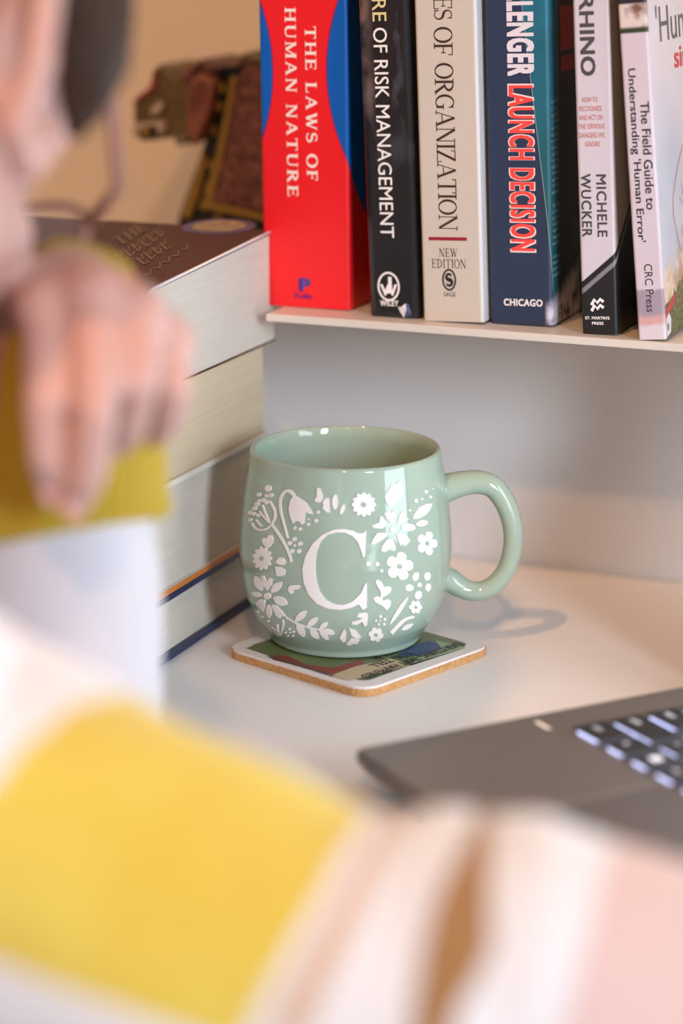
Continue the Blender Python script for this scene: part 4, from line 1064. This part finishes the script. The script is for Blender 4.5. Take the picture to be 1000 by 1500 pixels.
for k in range(4):
    q = [(290+k, 128+k*9), (320-k*1.5, 118+k*11), (320-k*1.5, 121+k*11), (290+k, 132+k*9)]
    Q = [(o_[0]+(p[0]-300)*.000347, o_[1]-(p[1]-200)*.000358) for p in q]
    cut('ear_fold', Q, -.0118, -.009, F_mr, ear, 0)
cut('throat_tuft', [(0.0085,0.1981), (0.0169,0.1999), (0.016,0.1952), (0.0108,0.1936)], -.007, .02, mat('grey_paint', (0.2, 0.17, 0.13), rough=.6), FG, .001)
cut('hump', [(0.0416,0.2344), (0.0459,0.2415), (0.0505,0.2433), (0.0627,0.2413), (0.0665,0.2352), (0.052,0.2375)], -.006, .03, F_ol, FG, .003)

# ---------------------------------------------------------------- person
M_skin = mat('skin', (0.55, 0.325, 0.285), rough=0.5, spec=0.3, noise=(14, (0.57, 0.37, 0.335)), sss=0.06)
M_hair = mat('dark_brown_hair', (0.042, 0.025, 0.018), rough=0.6, spec=0.2, noise=(60, (0.055, 0.035, 0.03), (1, 1, .1)), bump=(160, .8, (1, 1, .12)))
M_wool = mat('white_wool', (0.67, 0.72, 0.78), rough=0.95, spec=0.1, sheen=0.3, bump=(350, .6))
M_grey = mat('pale_lilac_wool', (0.56, 0.55, 0.60), rough=0.95, spec=0.1, sheen=0.3, bump=(350, .6))
M_yel = mat('mustard_yellow_wool', (0.62, 0.54, 0.11), rough=0.95, spec=0.1, sheen=0.2, noise=(22, (0.58, 0.46, 0.075)), bump=(350, .6))
M_must = mat('mustard_rib_wool', (0.44, 0.30, 0.03), rough=0.95, spec=0.1, sheen=0.2, bump=(350, .6))
M_tan = mat('tan_wool', (0.54, 0.42, 0.33), rough=0.95, spec=0.1, sheen=0.2, bump=(350, .6))
M_brn = mat('brown_wool', (0.30, 0.17, 0.075), rough=0.95, spec=0.1, sheen=0.2, bump=(350, .6))
M_pnk = mat('pale_pink_wool', (0.60, 0.48, 0.47), rough=0.95, spec=0.1, sheen=0.2, bump=(350, .6))
M_jean = mat('blue_denim', (0.06, 0.09, 0.17), rough=0.9, bump=(500, .4))


def cf(x, y, z): v = rot((x, y, z)); return Vector((v.x, v.y, Z0+z))     # metres right / ahead of the viewer / above the desk

# head frame
az = R(17); pit = R(45)
fh = rot((math.sin(az), math.cos(az), 0)); rt_ = rot((math.cos(az), -math.sin(az), 0)); up = Vector((0, 0, 1))
hf = fh*math.cos(pit)-up*math.sin(pit); hu = fh*math.sin(pit)+up*math.cos(pit)
EAR = Vector((-0.3539,0.6355,1.0189))
HO = EAR-rt_*.078
HM = Matrix((hf, rt_, hu)).transposed()
def H(f, r, u_): return HO+hf*f+rt_*r+hu*u_

Bd = Blob()
Bd.ell(H(0, 0, .045), .096, .076, .090, HM)
Bd.ell(H(.045, 0, -.028), .050, .058, .074, HM)
for s in (-1, 1):
    Bd.cap(H(.0, s*.050, -.045), .020, H(.072, s*.012, -.083), .017)
    Bd.ell(H(.058, s*.036, -.022), .028, .026, .026, HM)
    Bd.cap(H(.084, s*.014, .032), .012, H(.070, s*.046, .034), .012)
    Bd.ell(H(.0755, s*.031, .0165), .0145, .0150, .0125, HM)
    # ear: plate and rim
    Bd.ell(H(-.008, s*.0745, .0), .017, .005, .029, HM)
    rim = [(.010, -.020), (.004, -.033), (-.008, -.030), (-.018, -.014), (-.027, .006), (-.026, .026), (-.012, .037), (.004, .032), (.012, .018)]
    Bd.chain([H(p[0], s*(.089 if 2 < i < 7 else .083), p[1]) for i, p in enumerate(rim)], [.0060, .0065, .006, .0052, .0052, .0050, .0050, .0048, .0045])
    Bd.ell(H(.010, s*.079, -.004), .006, .005, .008, HM)
Bd.ell(H(.078, 0, -.083), .019, .021, .017, HM)
Bd.cap(H(.090, 0, .018), .008, H(.109, 0, -.020), .011)
for s in (-1, 1): Bd.ell(H(.100, s*.012, -.024), .009, .008, .008, HM)
Bd.ell(H(.090, 0, -.046), .011, .024, .007, HM); Bd.ell(H(.088, 0, -.058), .011, .021, .008, HM)
# torso, neck
sh_r = cf(-.235, .41, .205); sh_l = cf(-.36, .715, .195); neck0 = cf(-.325, .545, .235)
Bd.chain([H(-.03, 0, -.03), neck0], [.058, .056])
chest = cf(-.39, .52, .12); waist = cf(-.47, .43, -.07); pelvis = cf(-.54, .36, -.22)
Bd.chain([neck0, chest, waist, pelvis], [.07, .105, .095, .115])
Bd.chain([sh_r, chest, sh_l], [.045, .10, .045])
# right arm
el_r = Vector((-0.3395,0.5154,0.8305)); fa1 = Vector((-0.2575,0.5112,0.8093)); fa2 = Vector((-0.1887,0.5221,0.7935)); wr_r = Vector((-0.1103,0.5461,0.7862))
Bd.chain([sh_r, el_r, fa2, wr_r], [.042, .036, .030, .024])
kn = Vector((-0.0861,0.5941,0.7794))
for i, (dx, dy) in enumerate(((-.03, .012), (-.01, .02), (.012, .022), (.03, .016))):
    k0 = kn+rot((dx*.3, dx*-.9, .002)); k1 = k0+rot((.028, .018, .006)); k2 = k1+rot((.018, .012, -.012)); k3 = k2+rot((.008, .005, -.007))
    Bd.cap(wr_r, .016, k0, .011); Bd.chain([k0, k1, k2, k3], [.0095, .0085, .0075, .0065])
Bd.chain([wr_r, wr_r+rot((.03, .032, .0)), wr_r+rot((.065, .05, -.004))], [.014, .011, .008])
# left arm with drooping hand
el_l = Vector((-0.3689,0.6478,0.7424))+Vector((0, 0, .006)); cu0 = Vector((-0.3758,0.68,0.8635)); wr_l = Vector((-0.3804,0.7002,0.9399))
Bd.chain([sh_l, el_l, cu0, wr_l], [.042, .034, .026, .015])
FNG = [[(-0.359,0.6474,0.9433), (-0.3474,0.623,0.9202), (-0.3475,0.6238,0.9036), (-0.3493,0.6289,0.8929)],
       [(-0.3437,0.6491,0.9472), (-0.3294,0.621,0.919), (-0.3333,0.6229,0.9001), (-0.3404,0.627,0.8895)],
       [(-0.3334,0.6562,0.9421), (-0.3244,0.6393,0.9251), (-0.3313,0.6466,0.9099), (-0.3414,0.6567,0.9007)],
       [(-0.3292,0.6671,0.9312), (-0.321,0.657,0.9198), (-0.3262,0.6628,0.9086), (-0.3345,0.6707,0.9009)]]
for i, f in enumerate(FNG):
    Bd.cap(wr_l, .0155, f[0], .0105)
    Bd.chain(f, [.0080, .0068, .0063, .0055] if i < 3 else [.0070, .0062, .0056, .0048])
for a, b_ in zip(FNG, FNG[1:]): Bd.cap(Vector(a[0])*.75+wr_l*.25, .0100, Vector(b_[0])*.75+wr_l*.25, .0100)
Bd.chain([wr_l, Vector((-0.3893,0.6838,0.934)), Vector((-0.3945,0.6688,0.9205)), Vector((-0.3896,0.656,0.9078))], [.0155, .0125, .0095, .007])
# hips and legs
for s, hip in ((1, cf(-.50, .27, -.23)), (-1, cf(-.60, .44, -.23))):
    knee = hip+rot((.34, .16, -.03)); foot = knee+rot((.02, .01, -.44))
    Bd.chain([pelvis, hip, knee, foot], [.11, .09, .06, .04])
    Bd.cap(foot, .038, foot+rot((.13, .06, -.01)), .03)
person = Bd.build('person', .0023, M_skin, None, smooth=4)
tag(person, 'person in a patchwork wool sweater leaning their cheek on one bent wrist', 'person')

# eyes, nails
M_eye = mat('eye_white', (0.85, 0.82, 0.8), rough=0.2); M_iris = mat('brown_iris', (0.06, 0.03, 0.015), rough=0.2)
for s in (-1, 1):
    q = Blob(); q.ell(H(.077, s*.031, .012), .0120); q.build('eye', .002, M_eye, person, 3)
    q = Blob(); q.ell(H(.0878, s*.031, .011), .002, .006, .006, HM); q.build('iris', .001, M_iris, person, 2)
M_nail = mat('fingernail', (0.72, 0.40, 0.40), rough=0.25)
for f in FNG[:2]:
    t_ = (Vector(f[3])-Vector(f[2])).normalized()
    q = Blob(); q.ell(Vector(f[3])-rot((0, 1, 0))*.0052+t_*.001, .0034, .0014, .0044, Matrix.Rotation(TH, 3, 'Z')); q.build('fingernail', .0009, M_nail, person, 2)

# hair
q = Blob()
q.ell(H(-.012, 0, .068), .104, .088, .092, HM); q.ell(H(-.055, 0, .0), .052, .072, .085, HM)
q.build('hair', .004, M_hair, person, 4)
q = Blob()
for dx, dd, rs in ((0, 0, 1.0), (-18, .012, .95), (10, .022, .85)):
    pass
q.chain([Vector((-0.374,0.667,1.0862)), Vector((-0.3542,0.6591,1.0624)), Vector((-0.3436,0.6533,1.0429)), Vector((-0.3399,0.6481,1.0274)), Vector((-0.3414,0.6457,1.0135)), Vector((-0.3458,0.6446,1.0004))], [.017, .0145, .0125, .0110, .0085, .0045])
q.chain([Vector((-0.3777,0.6861,1.0803)), Vector((-0.3594,0.6769,1.0539)), Vector((-0.3506,0.6724,1.0338)), Vector((-0.3476,0.6668,1.0178)), Vector((-0.3493,0.6585,1.003))], [.015, .013, .0105, .0085, .005])
q.chain([Vector((-0.3716,0.6539,1.0762)), Vector((-0.3563,0.6477,1.0567)), Vector((-0.3463,0.6445,1.0393)), Vector((-0.343,0.6408,1.0218)), Vector((-0.3468,0.6418,1.0077))], [.015, .0105, .0075, .0060, .004])
q.build('hair_fringe', .0022, M_hair, person, 3)

# glasses
gl = empty('eyeglasses', H(0, 0, 0)); tag(gl, 'rosy thin rimmed eyeglasses worn by the person under dark hair', 'glasses')
M_rim = mat('rosy_acetate', (0.34, 0.17, 0.15), rough=0.3)
gi = gl.location.copy()
def G(f, r, u_): return H(f, r, u_)-gi
for s in (-1, 1):
    P = []
    for i in range(25):
        a = 2*math.pi*i/24
        cx = math.copysign(abs(math.cos(a))**.7, math.cos(a)); sy = math.copysign(abs(math.sin(a))**.7, math.sin(a))
        P.append(G(.108-.010*abs((s*.034+cx*.026)/.06)**2, s*.034+cx*.026, .004+sy*.022))
    tube('rim', P, .0016, M_rim, gl, n=8, cap=False)
    V = [p for p in P[:24]]+[G(.1055, s*.034, .004)]
    mesh_obj('lens', V, [(i, (i+1) % 24, 24) for i in range(24)], mat('lens_glass', (1, 1, 1), rough=0.02, alpha=0.10), gl, smooth=True)
    tube('temple', [G(.098, s*.060, .016), G(.085, s*.073, .020), G(.03, s*.082, .033), G(-.005, s*.084, .042), G(-.028, s*.083, .020)], [.0026, .0022, .0018, .0016, .0016], M_rim, gl, n=8)
tube('bridge', [G(.1065, -.009, .010), G(.112, 0, .014), G(.1065, .009, .010)], .0014, M_rim, gl, n=8)


# sweater sleeves as knitted tubes with colour blocks
def sleeve(name, pts, radii, seg, mats, pick, wr=0.0, n=72, refdir=(0, 0, 1), parent=person, ribs=0, oval=1.0):
    P = crom(pts, seg); rad = lerp_list(radii, seg)
    L = [0]
    for a, b_ in zip(P, P[1:]): L.append(L[-1]+(b_-a).length)
    V = []; F = []; MI = []
    for i, p in enumerate(P):
        t = (P[min(i+1, len(P)-1)]-P[max(i-1, 0)]).normalized()
        N_ = (Vector(refdir)-t*Vector(refdir).dot(t)).normalized(); B = t.cross(N_)
        for k in range(n):
            a = 2*math.pi*k/n; r = rad[i]
            if wr: r += wr*(math.sin(L[i]*95+2.2*math.sin(a*2))*.6+math.sin(L[i]*41+a*3)*.6)
            if ribs: r += .0007*math.cos(ribs*a)
            V.append(p+N_*(r*math.cos(a))+B*(r*oval*math.sin(a)))
    for i in range(len(P)-1):
        for k in range(n):
            F.append((i*n+k, i*n+(k+1) % n, (i+1)*n+(k+1) % n, (i+1)*n+k)); MI.append(pick(L[i], 360*(k+.5)/n, L[-1]))
    F.append(tuple(range(n))); MI.append(MI[0]); F.append(tuple(range((len(P)-1)*n, len(P)*n))); MI.append(MI[-2])
    return mesh_obj(name, V, F, mats, parent, smooth=True, mat_idx=MI)


MS = [M_wool, M_yel, M_tan, M_brn, M_pnk]
FA0 = Vector((-0.3297,0.5146,0.8255))
rs_pts = [sh_r, sh_r.lerp(el_r, .5)+Vector((0, 0, .004)), el_r, Vector((-0.2967,0.5119,0.8202)), Vector((-0.2575,0.5112,0.8093)), Vector((-0.223,0.5141,0.7983)), Vector((-0.1986,0.5192,0.7933)), Vector((-0.1807,0.5243,0.7939)), Vector((-0.1737,0.5271,0.7936)), Vector((-0.1642,0.5299,0.7937)), Vector((-0.143,0.5366,0.7912)), wr_r]
rs_rad = [.066, .064, .061, .056, .0525, .0515, .0525, .0550, .0525, .0550, .0485, .040]
refd = (Vector((-0.2543,0.5358,0.8902))-Vector((-0.2295,0.5214,0.8056))).normalized()


def px_s(seg, pts):     # arc lengths of the control points
    P = crom(pts, seg); L = [0]
    for a, b_ in zip(P, P[1:]): L.append(L[-1]+(b_-a).length)
    return [L[min(i*seg, len(L)-1)] for i in range(len(pts))]


SL = px_s(26, rs_pts)


def pick_r(s, a, tot):
    a = a if a <= 180 else a-360              # 0 = upper silhouette, + and - round the arm
    k = a*SGN
    s = s+(.010 if s < SL[5]+.004 else .014)*(max(k, 0)/100)**1.4
    if s < SL[3]+.007: return 4 if (s < SL[3]-.028 and -100 < k < 28) else 0
    if s < SL[5]+.007: return 1 if -30 < k < 90 else 0
    if s < SL[5]+.013: return 0
    if s < SL[5]+.021: return 2
    if s < SL[8]-.005: return 0
    if s < SL[8]+.0025: return 3
    if s < SL[9]+.014: return 0
    return 4


SGN = 1
sleeve('sleeve', rs_pts, rs_rad, 26, MS, pick_r, wr=.0012, n=144, refdir=refd)
ls_pts = [sh_l, sh_l.lerp(el_l, .5), el_l+Vector((0, 0, .012)), Vector((-0.3727,0.6608,0.7926)), Vector((-0.375,0.6712,0.8319)), Vector((-0.3756,0.6763,0.8504)), Vector((-0.3772,0.6816,0.8711))]
sleeve('sleeve', ls_pts, [.060, .054, .044, .0390, .0368, .0345, .0315], 12, [M_grey], lambda s, a, t_: 0, wr=.0010, refdir=(0.3, -1, 0.1))
sleeve('cuff', [Vector((-0.3754,0.6795,0.8613)), Vector((-0.3765,0.6804,0.8657)), Vector((-0.3782,0.6828,0.8766)), Vector((-0.3795,0.6906,0.9015)), Vector((-0.3811,0.7007,0.9271)), Vector((-0.3801,0.7085,0.9409)), Vector((-0.3795,0.7136,0.95))], [.0360, .0380, .0372, .0345, .0280, .0200, .0130], 8, [M_must], lambda s, a, t_: 0, n=176, refdir=(0.3, -1, 0.1), ribs=44)
sleeve('cuff', [wr_r+(fa2-wr_r)*.12, wr_r, wr_r+(wr_r-fa2)*.15], [.040, .036, .034], 8, [M_must], lambda s, a, t_: 0, n=176, refdir=refd, ribs=44)
q = Blob()
q.chain([neck0+Vector((0, 0, -.01)), chest, waist, pelvis+Vector((0, 0, .05))], [.082, .122, .112, .128])
q.chain([sh_r, chest, sh_l], [.064, .118, .064])
q.chain([neck0, neck0.lerp(H(-.03, 0, -.03), .45)], [.075, .066])
q.build('sweater', .009, M_grey, person, 4)
q = Blob()
for s, hip in ((1, cf(-.50, .27, -.23)), (-1, cf(-.60, .44, -.23))):
    knee = hip+rot((.34, .16, -.03)); foot = knee+rot((.02, .01, -.38))
    q.chain([pelvis, hip, knee, foot], [.122, .102, .07, .052])
q.build('jeans', .009, M_jean, person, 4)

# stool under the person
st = empty('stool', (pelvis.x, pelvis.y, 0)); tag(st, 'round padded stool that the person sits on at the desk', 'stool')
V, F = tube('s', [(0, 0, Z0-.42), (0, 0, Z0-.345)], [.19, .18], None, n=32, mesh_only=True); mesh_obj('seat', V, F, M_key, st)
tube('column', [(0, 0, .05), (0, 0, Z0-.42)], .025, M_alu2, st, n=16)
V, F = tube('s', [(0, 0, .0003), (0, 0, .05)], [.2, .03], None, n=32, mesh_only=True); mesh_obj('base', V, F, M_alu2, st)
